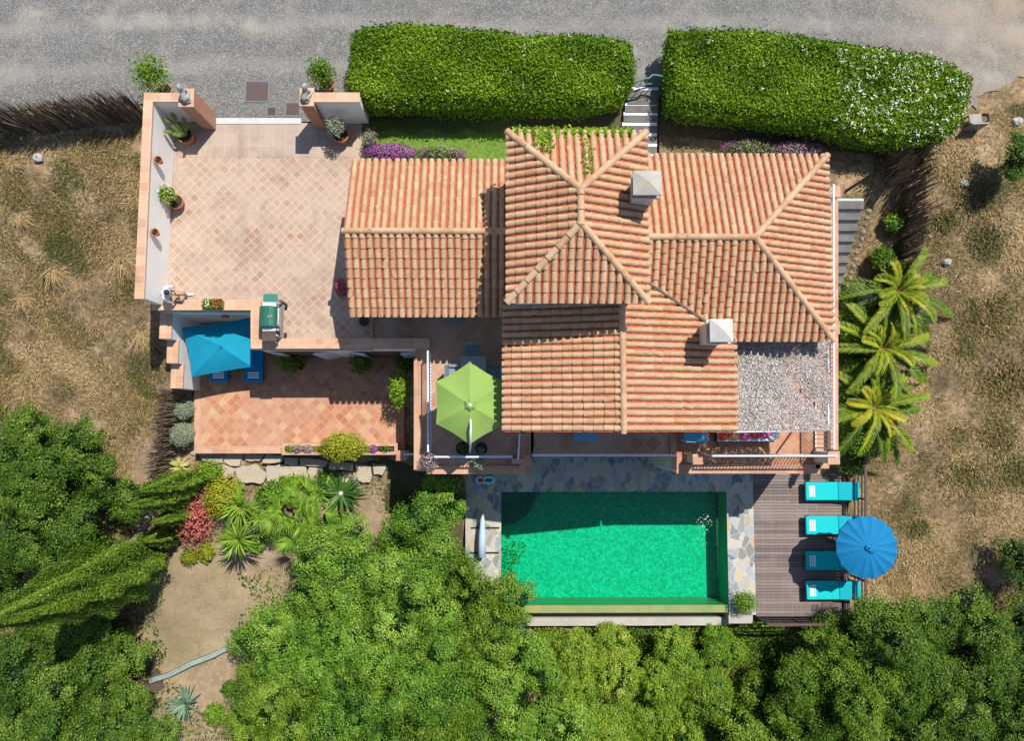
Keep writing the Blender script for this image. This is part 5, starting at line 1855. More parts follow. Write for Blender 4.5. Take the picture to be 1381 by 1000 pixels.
gbush(1005, 813, 16, 16, .75, 'bramble', 'dry brownish ball bush at the deck corner beside the pool', .06, 1.0, tone=.05, lift=ZD, dist=.45)
gbush(540, 525, 15, 27, 1.9, 'hedge', 'bright green clipped bush against the patio wall on the lower terrace', .09, 1.2, lift=ZL, tone=.2, dist=.25, core=.84)
gbush(545, 490, 12, 14, .8, 'pitto', 'dark shaded bush behind the bright green clipped bush', lift=ZL)

# bougainvillea, purple flower bushes, climber
def flower_bush(px, py, rx, ry, z, h, label, mats, nl, nf, name='flowering_bush'):
    c = P(px, py, z)
    r1, r2 = mpx(rx, z), mpx(ry, z)
    o_ = bush_at((c.x, c.y, z - h * .2), (r1, r2, h * .6), nl, .06, M['bramble'], name, label, 'flowering bush', tone=-.1)
    for mt, k, reg in mats:
        flowers_on(o_, (c.x, c.y, z - h * .2), (r1, r2, h * .6), int(nf * k), .055, M[mt], -.1, reg)


flower_bush(525, 205, 36, 13, .35, .6, 'bright purple flowering bush behind the left wing of the roof', [('purple_flower', 1, None)], 900, 1600)
flower_bush(596, 207, 34, 11, .35, .6, 'half faded purple bush right of the bright purple one', [('mauve_flower', .35, None), ('purple_flower', .35, lambda d: np.abs(d[:, 0]) > .55)], 1300, 900)
flower_bush(1010, 200, 40, 14, .4, .7, 'yellowish faded flowering bush behind the east roof', [('mauve_flower', .5, None), ('purple_flower', .25, lambda d: d[:, 0] < -.5)], 1600, 900)
flower_bush(1075, 202, 40, 13, .4, .7, 'mauve flowering bush behind the corner of the east roof', [('mauve_flower', .8, None), ('purple_flower', .35, None)], 1200, 1100)
flower_bush(461, 388, 9, 13, 1.0, 1.2, 'crimson bougainvillea in the shade under the left roof edge', [('bougain', 1, None)], 300, 700)

vine = thing('climbing_vine', 'green climber covering the top edge of the tower roof', 'climbing plant', (BxM, ByN, 4.6))
n = 2600
x = rng.uniform(BxL + .1, BxR - .3, n)
y = ByN + rng.normal(.02, .10, n)
z = 5.20 - .5 * rng.random(n) ** 2 - np.clip(y - ByN, 0, 1) * .8
k = 60
xa = np.concatenate([BxL + .55 + rng.normal(.3, .18, k), BxL + 2.1 + rng.normal(0, .09, k), BxL + 1.0 + rng.normal(0, .1, k)])
ya = ByN - np.abs(np.concatenate([rng.uniform(0, .55, k), rng.uniform(0, 1.4, k), rng.uniform(0, .7, k)]))
ya = np.minimum(ya, ByN)
za = bz + (ByN - ya) * (br_ - bz) / (ByN - By1) + .12
# keep the trails on the north slope
V_, F_, q_ = leaf_quads(np.stack([np.concatenate([x, xa]), np.concatenate([y, ya]), np.concatenate([z, za])], 1), unit(n + 3 * k) * .7 + np.array([0, .2, .8]), .11, .08, np.clip(.55 + rng.normal(0, .2, n + 3 * k), 0, 1), .1)
np_mesh('foliage', V_, F_, M['hedge'], vine, q_)
b = B()
for k in range(5):
    xx = BxL + .5 + k * .75
    b.tube([(xx, ByN - .1, .0), (xx + .2, ByN - .08, 2.5), (xx - .1, ByN + .04, 4.9)], [.03, .025, .012], 6)
b.build('stem', M['bark'], vine)


# ------------------------------------------------------------------ pots
def pot(px, py, z, r_, h, label, plant, name='potted_plant', cat='potted plant', group=None, potmat='clay'):
    c = P(px, py, z + h)
    c.z = z
    t_ = thing(name, label, cat, c, group)
    B().lathe(c, [(r_ * .68, 0), (r_ * .80, h * .35), (r_ * .96, h * .82), (r_ * 1.04, h * .84), (r_ * 1.06, h), (r_ * .90, h), (r_ * .88, h * .88)], 22, cap=False).build('pot', M[potmat], t_, smooth=True)
    B().lathe(c, [(r_ * .01, h * .86), (r_ * .89, h * .87)], 22, cap=False).build('soil', M['soil'], t_)
    if plant:
        plant(t_, c + Vector((0, 0, h * .86)))
    return t_


def shrub_fn(rad, hh, nl, mat, leaf=.07, tone=0.0, stem=.3, shift=(0, 0), fl=None, core=.0, sparse=.7):
    def f(t_, c):
        cc = c + Vector((shift[0], shift[1], stem + hh * .5))
        d = unit(nl)
        pos = np.array(cc) + d * np.array([rad, rad, hh * .5]) * rng.uniform(1 - sparse, 1.05, nl)[:, None] * (1 + .18 * np.sin(d[:, :1] * 6) * np.sin(d[:, 1:2] * 5))
        V_, F_, q_ = leaf_quads(pos, d * .5 + unit(nl) + np.array([0, 0, .5]), leaf, leaf * .5, np.clip(.5 + tone + rng.normal(0, .22, nl), 0, 1), .1)
        np_mesh('foliage', V_, F_, M[mat], t_, q_)
        b = B()
        b.tube([c - Vector((0, 0, .05)), c.lerp(cc, .5)], [.03, .022], 6)
        for k in range(7):
            an = k * .9
            b.tube([c.lerp(cc, .5), cc + Vector((math.cos(an) * rad * .75, math.sin(an) * rad * .75, hh * .25 * R.uniform(-.6, 1)))], [.016, .006], 5)
        b.build('stem', M['bark'], t_)
        if fl:
            flowers_on(t_, cc, (rad, rad, hh * .5), fl[1], .06, M[fl[0]], 0)
    return f


def paddles(t_, c):
    b = B()
    for (an, e, L) in ((2.6, .9, .55), (2.0, 1.0, .6), (1.2, 1.0, .5), (.5, 1.1, .45), (-.6, 1.2, .4), (3.4, .8, .45)):
        d = Vector((math.cos(an) * math.cos(e), math.sin(an) * math.cos(e), math.sin(e)))
        p1 = c + d * L * .5
        sd = d.cross(Vector((0, 0, 1))).normalized()
        up = sd.cross(d)
        Mx = Matrix((sd, d, up)).transposed()
        b.ball(p1, (.10, L * .5, .03), 10, 8, M=Mx)
        b.ball(p1 + d * L * .75 + sd * .06, (.08, .16, .03), 10, 6, M=Mx)
    b.build('paddle_leaves', M['paddle'], t_, smooth=True)


M['paddle'] = noisy('cactus_skin', (.16, .22, .05), (.09, .15, .03), 5, .6, 30, .1)
pot(249, 182, 0, .26, .42, 'terracotta pot with cactus paddles in the left gate corner', paddles, group='potted plants of the upper terrace')
pot(459, 181, 0, .27, .42, 'terracotta pot with a round pale green shrub in the right gate corner', shrub_fn(.32, .55, 900, 'silver', .07, .1, .3, (-.05, .06), sparse=.5), group='potted plants of the upper terrace')
pot(222, 122, 0, .24, .30, 'open branched citrus bush in a pot outside the left gate wall', shrub_fn(.66, 1.1, 1700, 'bramble', .10, -.05, .5, (0, .1), sparse=.95), group='potted bushes outside the gate')
pot(441, 112, 0, .24, .30, 'dense olive green bush in a pot outside the right gate wall', shrub_fn(.50, .9, 1700, 'bramble', .09, -.15, .35, (-.03, .02), sparse=.8), group='potted bushes outside the gate')
pot(237, 272, .0, .24, .34, 'terracotta pot with a leafy flowering plant against the white boundary wall', shrub_fn(.30, .5, 700, 'bramble', .10, .15, .25, (-.1, .1), ('white_flower', 40), sparse=.6), group='potted plants of the upper terrace')
pot(500, 192, 0, .2, .25, 'small pot with a grey flowering plant beside the purple bush', shrub_fn(.28, .35, 500, 'silver', .06, -.1, .12, (0, .05), ('mauve_flower', 60)), group='potted plants of the upper terrace')
pot(403, 491, ZL, .26, .45, 'dark potted shrub in shade below the parapet near the blue loungers', shrub_fn(.55, .8, 1300, 'pitto', .09, .0, .2, (-.25, .1)), group='potted shrubs at the foot of the retaining wall')
pot(492, 492, ZL, .26, .45, 'dark potted shrub in shade below the parapet near the bright green bush', shrub_fn(.48, .7, 1100, 'pitto', .09, .0, .2, (-.05, .05)), group='potted shrubs at the foot of the retaining wall')
pot(624, 605, ZP, .22, .34, 'black round pot with a low plant left of the parasol mast', shrub_fn(.17, .2, 260, 'pitto', .06, .1, .03, (0, 0)), group='pots on the patio', potmat='dark_cloth')
pot(649, 605, ZP, .2, .34, 'black round pot with a few grey leaves right of the parasol mast', shrub_fn(.17, .2, 90, 'silver', .06, .1, .03, (0, -.1)), group='pots on the patio', potmat='dark_cloth')
pot(578, 622, -.04, .20, .26, 'pot with pale purple flowers at the patio corner', shrub_fn(.30, .34, 500, 'silver', .06, -.05, .05, (.03, 0), ('mauve_flower', 240), sparse=.5), group='pots on the patio')
pot(646, 624, -.04, .16, .22, 'pot with a slender grey green plant on the patio wall below the parasol', shrub_fn(.22, .5, 420, 'silver', .08, .05, .1, (.02, 0)), group='pots on the patio')
pot(491, 433, .0, .19, .16, 'empty brown clay bowl on the terrace step under the left roof', None, 'clay_bowl', 'bowl')

# pots hung on the boundary wall
for (px, py, lb) in ((213, 219, 'small terracotta wall pot hanging on the white boundary wall nearer the gate'), (208, 316, 'small terracotta wall pot hanging on the white boundary wall nearer the seated person')):
    c = P(px, py, 1.15)
    c.x = WA0.x + (WA1.x - WA0.x) * (c.y - WA0.y) / (WA1.y - WA0.y) + .27
    t_ = thing('wall_pot', lb, 'wall pot', c, 'wall pots on the boundary wall')
    B().lathe(c, [(.07, 0), (.10, .12), (.125, .20), (.14, .205), (.14, .24), (.115, .24), (.10, .16)], 16, cap=False).build('pot', M['clay'], t_, smooth=True)
    B().tube([c + Vector((0, 0, .19)), c + Vector((-.15, 0, .22))], .012, 6).build('bracket', M['metal_black'], t_)
    B().lathe(c, [(.01, .15), (.10, .16)], 16, cap=False).build('soil', M['soil'], t_)

# flower boxes
def trough(px0, py0, px1, py1, z, h, label, fl, name='flower_box', mat='clay'):
    a, b_ = P(px0, py0, z + h), P(px1, py1, z + h)
    c = (a + b_) / 2
    w, d = abs(b_.x - a.x) / 2, abs(a.y - b_.y) / 2
    t_ = thing(name, label, 'flower box', (c.x, c.y, z))
    b = B()
    b.box((c.x, c.y, z + .015), (w - .02, d - .02, .015))
    for s_ in (-1, 1):
        b.box((c.x + s_ * (w - .012), c.y, z + h / 2), (.012, d, h / 2))
        b.box((c.x, c.y + s_ * (d - .012), z + h / 2), (w - .024, .012, h / 2))
    b.build('box', M[mat], t_)
    B().box((c.x, c.y, z + h * .7), (w - .024, d - .024, .03)).build('soil', M['soil'], t_)
    n_ = int(900 * w * d / .05)
    pos = np.stack([c.x + rng.uniform(-w, w, n_), c.y + rng.uniform(-d * 1.2, d * 1.2, n_), z + h + rng.uniform(-.02, .18, n_)], 1)
    V_, F_, q_ = leaf_quads(pos, unit(n_) + np.array([0, 0, .6]), .07, .05, np.clip(rng.normal(.5, .2, n_), 0, 1))
    np_mesh('foliage', V_, F_, M['hedge'], t_, q_)
    for (mt, u0, u1, k) in fl:
        pos = np.stack([c.x + rng.uniform(w * u0, w * u1, k), c.y + rng.uniform(-d, d, k), z + h + rng.uniform(.10, .22, k)], 1)
        V_, F_, q_ = leaf_quads(pos, unit(k) * .5 + np.array([0, 0, .8]), .06, .055, rng.random(k))
        np_mesh('blossom', V_, F_, M[mt], t_, q_)


trough(275, 405, 300, 415, zc_, .16, 'long terracotta flower box with red flowers on the parapet above the blue shade', [('red_flower', .1, .9, 60), ('white_flower', -.8, -.2, 20)])
# built-in planter on the south edge of the lower terrace
pt = thing('planter', 'long low terracotta planter with small flowers along the lower terrace edge', 'planter', P(457, 606, ZL))
a, b_ = P(380, 598, ZL + .4), P(536, 614, ZL + .4)
b = B()
for (x0_, x1_, y0_, y1_) in ((a.x, b_.x, b_.y, b_.y + .12), (a.x, b_.x, a.y - .12, a.y), (a.x, a.x + .12, b_.y + .12, a.y - .12), (b_.x - .12, b_.x, b_.y + .12, a.y - .12)):
    b.prism([(x0_, y0_), (x1_, y0_), (x1_, y1_), (x0_, y1_)], ZL - .9, ZL + .4)
b.build('trough', M['coping_red'], pt)
B().prism([(a.x + .12, b_.y + .12), (b_.x - .12, b_.y + .12), (b_.x - .12, a.y - .12), (a.x + .12, a.y - .12)], ZL - .5, ZL + .30).build('soil', M['soil'], pt)
yc = (a.y + b_.y) / 2
yy = gbush(463, 603, 30, 20, 1.0, 'yellowgreen', 'large rounded yellow green bush growing from the long planter', .075, 1.3, lift=ZL + .3, tone=.05, dist=.3, core=.8)
for (px, r_, mt, fl, lb) in ((390, 7, 'hedge', None, 'small green plant at the left end of the long planter'), (400, 8, 'bramble', 'mauve_flower', 'pink flowering plant near the left end of the long planter'), (415, 8, 'silver', 'mauve_flower', 'grey leaved plant between the pink flowers and the small yellow cushion'),
                             (428, 6, 'yellowgreen', None, 'small yellow cushion plant left of the large yellow green bush'), (496, 6, 'yellowgreen', None, 'small yellow cushion plant right of the large yellow green bush'), (503, 6, 'silver', 'purple_flower', 'purple flowering plant right of the large yellow green bush'), (520, 9, 'pitto', None, 'dark green plant near the right end of the long planter')):
    p = P(px, 606, ZL + .45)
    rr = mpx(r_, ZL + .4)
    o_ = bush_at((p.x, yc, ZL + .38), (rr, .16, .16), 150, .055, M[mt], 'small_plant', lb, 'plant', 'small plants in the long planter', stem=False, core=.7, tone=.1)
    if fl:
        flowers_on(o_, (p.x, yc, ZL + .38), (rr, .16, .17), 110, .055, M[fl], .1)

# flat stones of the garden edge below the lower terrace
SL = [[(268, 612), (300, 613), (298, 626), (276, 624)], [(301, 614), (326, 613), (322, 630), (304, 626)], [(286, 627), (300, 627), (316, 634), (312, 645), (292, 644)], [(318, 632), (345, 628), (358, 640), (352, 652), (322, 650)], [(330, 613), (356, 613), (350, 622), (332, 622)],
      [(358, 614), (380, 614), (379, 624), (354, 625)], [(360, 630), (388, 628), (396, 645), (382, 652), (360, 648)], [(390, 627), (412, 630), (414, 648), (400, 650)], [(416, 630), (436, 632), (434, 648), (418, 650)], [(384, 617), (402, 618), (400, 627), (384, 626)], [(405, 618), (440, 622), (438, 630), (406, 628)],
      [(444, 624), (476, 626), (474, 636), (446, 634)], [(478, 627), (500, 628), (500, 650), (484, 650)], [(446, 637), (480, 638), (478, 652), (450, 650)], [(502, 626), (520, 628), (516, 640), (504, 640)]]
for i, pl_ in enumerate(SL):
    z = -3.35 - .012 * (i % 5) - .25 * (sum(p[1] for p in pl_) / len(pl_) - 612) / 40
    pts = []
    mx_, my_ = sum(p[0] for p in pl_) / len(pl_), sum(p[1] for p in pl_) / len(pl_)
    w_ = pp([(mx_ + (p[0] - mx_) * 1.10, my_ + (p[1] - my_) * 1.10) for p in pl_], z)
    for k in range(len(w_)):
        p1, p2 = Vector(w_[k]), Vector(w_[(k + 1) % len(w_)])
        for f_ in (.10, .36, .64, .90):
            q_ = p1.lerp(p2, f_)
            pts.append((q_.x + R.uniform(-.03, .03), q_.y + R.uniform(-.03, .03)))
    o_ = B().prism(pts, z - .8, z).build('flat_stone', M['stone'], None, bevel=.03)
    tag(o_, 'flat weathered garden stone in the row below the terracotta terrace edge', 'stone', 'flat stones below the lower terrace')
for (px, py, r_, lb) in ((53, 214, .2, 'pale angular stone near the dark road fence on the left slope'), (1276, 354, .17, 'pale stone on the right slope beside the top palm'), (1300, 248, .14, 'dark round stone below the grey seat'), (1370, 165, .2, 'pale rubble stone at the right edge near the road'), (262, 612, .12, 'grey block beside the lower silver ball bush')):
    c = G(px, py)
    b = B()
    b.ball(c + Vector((0, 0, r_ * .3)), (r_, r_ * .8, r_ * .6), 9, 6)
    b.v = [tuple(Vector(v) + Vector((R.uniform(-.03, .03), R.uniform(-.03, .03), R.uniform(-.02, .02)))) for v in b.v]
    tag(b.build('stone', M['stone_grey']), lb, 'stone')

# low curved wall, edging and plank path in the lower garden
line = [G(206, 916), G(232, 908), G(262, 893), G(290, 882), G(318, 868)]
t_ = thing('garden_wall', 'low curved grey green wall between the dry lawn and the litter slope', 'wall', line[0])
b = B()
for i in range(len(line) - 1):
    d = (line[i + 1] - line[i])
    nn = Vector((-d.y, d.x, 0)).normalized() * .09
    zt = .3
    z_lo = min(line[i].z, line[i + 1].z) - .4
    b.add([(*(line[i] - nn)[:2], z_lo), (*(line[i + 1] - nn)[:2], z_lo), (*(line[i + 1] + nn)[:2], z_lo), (*(line[i] + nn)[:2], z_lo), (*(line[i] - nn)[:2], line[i].z + zt), (*(line[i + 1] - nn)[:2], line[i + 1].z + zt), (*(line[i + 1] + nn)[:2], line[i + 1].z + zt), (*(line[i] + nn)[:2], line[i].z + zt)],
          [(3, 2, 1, 0), (4, 5, 6, 7), (0, 1, 5, 4), (1, 2, 6, 5), (2, 3, 7, 6), (3, 0, 4, 7)])
b.build('wall', noisy('mossy_concrete', (.34, .40, .36), (.20, .27, .24), 3, .9, 20, .3), t_)
pw_ = thing('plank_platform', 'small brown plank platform at the end of the low curved wall', 'platform', G(200, 922))
b = B()
c = G(200, 920)
for k in range(9):
    b.box(c + Matrix.Rotation(.5, 3, 'Z') @ Vector((-.5 + k * .125, 0, .12)), (.058, .52, .02), .5)
b.build('planks', M['wood_dark'], pw_)
b = B()
for s_ in (-.35, .35):
    b.box(c + Matrix.Rotation(.5, 3, 'Z') @ Vector((0, s_, .04)), (.52, .04, .058), .5)
b.build('beam', M['wood_dark'], pw_)
a, b_ = G(208, 690), G(178, 742)
d = b_ - a
t_ = B().box((a + b_) / 2 + Vector((0, 0, .15)), (d.length / 2, .07, .2), math.atan2(d.y, d.x)).build('garden_edging', M['concrete'])
tag(t_, 'straight grey concrete edging on the litter slope left of the small cypresses', 'edging')

# ------------------------------------------------------------------ sun loungers
def lounger(c, rz, L, wd, label, cush, group, back=.16):
    """foot end at local -x, raised back at local +x; c = point on the floor below its middle"""
    c = Vector(c)
    t_ = thing('sun_lounger', label, 'sun lounger', c, group)
    m = Matrix.Rotation(rz, 3, 'Z')

    def w(x, y, z):
        return c + m @ Vector((x, y, z))
    f = B()
    for s_ in (-1, 1):
        f.box(w(0, s_ * (wd / 2 - .03), .26), (L / 2 - .02, .025, .035), rz)
    for x in (-L / 2 + .04, 0, L / 2 - .04):
        f.box(w(x, 0, .26), (.025, wd / 2 - .055, .025), rz)
    f.build('frame', M['wood_dark'], t_)
    for sx in (-1, 1):
        for sy in (-1, 1):
            B().box(w(sx * (L / 2 - .22), sy * (wd / 2 - .03), .112), (.03, .024, .112), rz).build('leg', M['wood_dark'], t_)
    xb = L * .12
    cu = B()
    cu.box(w((-L / 2 + xb) / 2, 0, .35), ((xb + L / 2) / 2 - .004, wd / 2, .055), rz)
    o_ = cu.build('seat_cushion', M[cush], t_, bevel=.03)
    st = B()
    for k in range(3):
        st.box(w(-L / 2 + .16 + k * .085, 0, .408), (.026, wd * .30, .004), rz)
    st.build('stripe', M['white_cloth'], o_)
    lb = (L / 2 - xb)
    an = math.atan2(back, lb)
    my = m @ Matrix.Rotation(-an, 3, 'Y')
    bk = B()
    bk.box(w(xb + lb / 2 * math.cos(an), 0, .35 + back / 2), (lb / 2 - .004, wd / 2, .055), M=my)
    bk.build('back_cushion', M['turq_back' if cush == 'turq' else cush], t_, bevel=.03)
    bs = B()
    for s_ in (-1, 1):
        bs.tube([w(xb + lb * .6, s_ * (wd / 2 - .08), .30 + back * .55), w(xb + lb * .75, s_ * (wd / 2 - .08), .27)], .013, 6)
    bs.build('back_support', M['wood_dark'], t_)
    return t_


M['turq_back'] = plain('turquoise_back_cushion', (.0, .38, .46), .75, 0, .12, 5.0)
zs = ZD + .40
for (py, lb) in ((663, 'turquoise sun lounger with white stripes, topmost of the row on the deck'), (709, 'turquoise sun lounger with white stripes just above the blue round parasol shade'), (757, 'turquoise sun lounger lying in the shade of the blue round parasol'), (797, 'turquoise sun lounger with white stripes, lowest of the row on the deck')):
    p = P(1122 + (py - 663) * .012, py, zs)
    lounger((p.x, p.y, ZD + .004), 0.0, 2.05, .70, lb, 'turq', 'turquoise loungers on the deck')
for (px, lb) in ((295.5, 'blue sun lounger under the square blue parasol, beside the stepped wall'), (342.5, 'blue sun lounger half under the square blue parasol, below the parapet corner')):
    p = P(px, 480, ZL + .4)
    lounger((p.x, p.y, ZL + .004), math.radians(90), 1.95, .68, lb, 'blue_cushion', 'blue loungers on the lower terrace', .22)


# ------------------------------------------------------------------ parasols
def canopy(apex, rim, mat, root, sub=6, sag=.06, name='canopy', th=.012, val=.0):
    """fabric stretched from an apex to a rim polygon, slightly sagging between the ribs"""
    b = B()
    A = Vector(apex)
    n_ = len(rim)
    ring = []
    for j in range(1, sub + 1):
        t1_ = j / sub
        row = []
        for i in range(n_):
            p0, p1 = Vector(rim[i]), Vector(rim[(i + 1) % n_])
            for k in range(4):
                u_ = k / 4
                e = p0.lerp(p1, u_)
                q_ = A.lerp(e, t1_)
                q_.z -= sag * math.sin(math.pi * u_) * t1_ - .05 * math.sin(math.pi * t1_)
                inn = (A - e)
                inn.z = 0
                q_ += inn * (.035 * math.sin(math.pi * u_) * t1_)
                row.append(q_)
        ring.append(row)
    vs = [A + Vector((0, 0, .01))] + [q_ for r_ in ring for q_ in r_]
    N = n_ * 4
    fs = [(0, 1 + k, 1 + (k + 1) % N) for k in range(N)]
    for j in range(sub - 1):
        o_ = 1 + j * N
        fs += [(o_ + k, o_ + N + k, o_ + N + (k + 1) % N, o_ + (k + 1) % N) for k in range(N)]
    if val:
        o_ = len(vs)
        vs += [q_ - Vector((0, 0, val)) for q_ in ring[-1]]
        e_ = 1 + (sub - 1) * N
        fs += [(e_ + k, o_ + k, o_ + (k + 1) % N, e_ + (k + 1) % N) for k in range(N)]
    b.add(vs, fs, .5)
    o2 = b.build(name, mat, root)
    s_ = o2.modifiers.new('cloth', 'SOLIDIFY')
    s_.thickness = th
    return o2


def seam(A, B_, root, mat, r_=.008):
    A, B_ = Vector(A), Vector(B_)
    pts = []
    for k in range(7):
        q_ = A.lerp(B_, k / 6)
        q_.z += .05 * math.sin(math.pi * k / 6) - .03
        pts.append(q_)
    B().tube(pts, r_, 5).build('rib', mat, root)


# round blue one on the deck
za = ZD + 2.35
A = P(1171, 739, za + .36)
base = Vector((A.x, A.y, ZD))
t_ = thing('parasol', 'large round blue parasol over the deck loungers', 'parasol', base, 'open parasols')
rim = []
ctr = P(1169.5, 739, za)
rr = mpx(42.5, za)
for k in range(16):
    an = 2 * math.pi * (k + .5) / 16
    rim.append((ctr.x + rr * math.cos(an), ctr.y + rr * math.sin(an), za))
canopy(A, rim, M['blue'], t_, 6, .035, val=.07)
for k in range(16):
    seam(A, rim[k], t_, M['metal_grey'])
B().lathe(A, [(.10, .02), (.11, .045), (.03, .075), (.03, .13), (.008, .15)], 14).build('finial', M['blue'], t_)
B().lathe(base, [(.30, 0), (.30, .06), (.05, .10), (.024, .12), (.024, 2.68)], 16).build('pole', M['wood_dark'], t_)
vent = [(ctr.x + (p[0] - ctr.x) * .16, ctr.y + (p[1] - ctr.y) * .16, A.z - .03) for p in rim]
canopy(A + Vector((0, 0, .05)), vent, M['blue'], t_, 2, .0, 'vent')

# hexagonal lime one on the patio
zg_ = ZP + 2.35
t_ = thing('parasol', 'lime green hexagonal parasol on a leaning white mast over the patio table', 'parasol', P(634, 610, ZP), 'open parasols')
A = P(634, 547, zg_ + .42)
rim = [P(x, y, zg_) for x, y in ((634, 488), (587.5, 515), (588, 572), (633, 600), (679, 574), (679, 515))]
cn = canopy(A, rim, M['green_canvas'], t_, 7, .05)
for p in rim:
    seam(A, p, t_, M['metal_white'], .009)
vent = [A + (Vector(p) - A) * .17 + Vector((0, 0, .035)) for p in rim]
canopy(A + Vector((0, 0, .07)), vent, M['green_canvas'], t_, 2, .01, 'vent')
B().lathe(A + Vector((0, 0, .06)), [(.05, 0), (.05, .03), (.02, .06)], 12).build('finial', M['metal_white'], t_)
B().tube([P(634, 611, ZP), P(634, 605, 1.6), P(634.5, 597, 2.42), P(635, 576, 2.72), P(634.8, 570, 2.62), P(634, 560, 2.3), Vector((A.x, A.y, A.z - .35))], [.034] * 7, 10).build('mast', M['metal_white'], t_, smooth=True)
B().box(P(634, 611, ZP) + Vector((0, 0, .04)), (.34, .34, .04)).build('base', M['concrete'], t_, bevel=.015)

# square blue one on the lower terrace
A = P(298, 467, -.85)
t_ = thing('parasol', 'square blue parasol over the loungers in the alcove below the parapet', 'parasol', (A.x, A.y, ZL), 'open parasols')
rim = [P(x, y, -1.28) for x, y in ((245, 442), (258, 509), (340, 495), (340, 428))]
canopy(A, rim, M['blue_light'], t_, 7, .05)
for p in rim:
    seam(A, p, t_, M['metal_white'], .010)
B().lathe((A.x, A.y, ZL), [(.28, 0), (.28, .06), (.05, .10), (.022, .12), (.022, 2.02)], 16).build('pole', M['metal_white'], t_)
B().lathe(A, [(.05, .0), (.05, .03), (.01, .06)], 10).build('finial', M['blue_light'], t_)

# the closed parasol / rolled cover beside the pool
c0, c1 = P(651, 692, ZD + .5), P(649.5, 752, ZD + .5)
t_ = thing('cover_roller', 'pale blue rolled pool cover on two dark stands left of the pool', 'pool cover', (c0.x, c0.y, ZD))
B().tube([c0, c0.lerp(c1, .12)], .055, 14).build('tube', M['cream'], t_)
B().tube([c0.lerp(c1, .12), c0.lerp(c1, .2), c0.lerp(c1, .55), c0.lerp(c1, 1)], [.07, .09, .135, .15], 16).build('rolled_cover', plain('pale_blue_vinyl', (.42, .56, .74), .5, 0, .3, 3.0), t_, smooth=True)
for k in (.38, .95):
    q_ = c0.lerp(c1, k)
    b = B()
    b.box((q_.x + .1, q_.y, ZD + .035), (.55, .025, .022))
    b.box((q_.x, q_.y, ZD + .21), (.03, .024, .152))
    b.build('stand', M['metal_black'], t_)
b = B()
b.tube([c0 + Vector((-.02, .02, .0)), c0 + Vector((-.02, .04, .16)), c0 + Vector((-.02, -.12, .2))], .013, 6)
b.build('handle', M['metal_black'], t_)

# inflatable toy boat
c = P(654, 648, ZD)
t_ = thing('toy_boat', 'small pale blue inflatable toy with a red middle on the shaded pool paving', 'pool toy', c)
b = B()
for (dx, rx_, ry_) in ((-.21, .13, .11), (.14, .22, .12)):
    pts = [c + Vector((dx + rx_ * math.cos(k * math.pi / 8), ry_ * math.sin(k * math.pi / 8), .06)) for k in range(17)]
    b.tube(pts, .05, 8, False)
b.build('tube', plain('pale_blue_plastic', (.55, .72, .78), .4), t_, smooth=True)
B().ball(c + Vector((-.11, 0, .09)), (.07, .09, .05), 10, 6).build('seat', M['red_cloth'], t_, smooth=True)
b = B()
for dx, rx_, ry_ in ((-.21, .10, .08), (.14, .19, .09)):
    b.lathe(c + Vector((dx, 0, .03)), [(.01, 0), (min(rx_, ry_), .005)], 14, cap=False)
b.build('floor', M['blue_cushion'], t_)

# shower head / ladder marks at the pool edge
for (px, py, lb) in ((999, 686, 'grey steel lamp block at the upper right corner of the pool paving'),):
    a = P(px, py, ZD)
    b = B()
    b.box(a + Vector((0, 0, .06)), (.10, .13, .06))
    b.lathe(a + Vector((0, 0, .12)), [(.06, 0), (.06, .03), (.02, .05)], 12)
    tag(b.build('pool_light_box', M['stone_grey']), lb, 'light box')

# ------------------------------------------------------------------ barbecue
c = P(362, 427, 1.0)
c = Vector((c.x, c.y, 0))
t_ = thing('barbecue', 'green lidded gas barbecue cart with side shelves beside the parapet corner', 'barbecue', c)
B().box(c + Vector((-.01, 0, .78)), (.27, .33, .08)).build('firebox', M['metal_black'], t_, bevel=.02)
lid = B()
prof = [(-.29, 0), (-.30, .10), (-.22, .22), (-.08, .27), (.10, .27), (.22, .20), (.28, .08), (.28, 0)]
n_ = len(prof)
vs = [c + Vector((x - .01, s_ * .335, .87 + z)) for s_ in (-1, 1) for x, z in prof]
lid.add(vs, [tuple(range(n_))[::-1], tuple(range(n_, 2 * n_))] + [(i, (i + 1) % n_, n_ + (i + 1) % n_, n_ + i) for i in range(n_)], .5)
lo = lid.build('lid', M['bbq'], t_, bevel=.015)
hb = B()
hb.tube([c + Vector((.31, -.26, .98)), c + Vector((.31, .26, .98))], .016, 8)
for s_ in (-1, 1):
    hb.tube([c + Vector((.26, s_ * .22, .98)), c + Vector((.31, s_ * .22, .98))], .012, 6)
hb.build('handle', M['steel'], lo)
B().box(c + Vector((.09, -.02, 1.143)), (.075, .045, .004)).build('badge', M['steel'], lo)
for k in range(3):
    B().box(c + Vector((.07 + (k - 1) * .045, -.02, 1.149)), (.012, .03, .002)).build('badge_mark', M['metal_grey'], lo)
b = B()
b.box(c + Vector((0, .58, .85)), (.23, .19, .02))
b.build('side_shelf', plain('green_side_shelf', (.05, .20, .16), .45), t_, bevel=.01)
B().box(c + Vector((0, .41, .90)), (.21, .07, .012)).build('tray', M['white_cloth'], t_)
B().box(c + Vector((0, -.40, .90)), (.21, .06, .012)).build('tray', M['white_cloth'], t_)
s_ = B()
for k in range(5):
    s_.box(c + Vector((-.18 + k * .09, -.60, .86)), (.041, .19, .015))
s_.build('slatted_shelf', M['wood_dark'], t_)
b = B()
b.box(c + Vector((.285, 0, .78)), (.03, .32, .06))
for k in range(4):
    b.tube([c + Vector((.31, -.2 + k * .13, .79)), c + Vector((.35, -.2 + k * .13, .79))], .025, 10)
b.build('control_panel', M['steel'], t_)
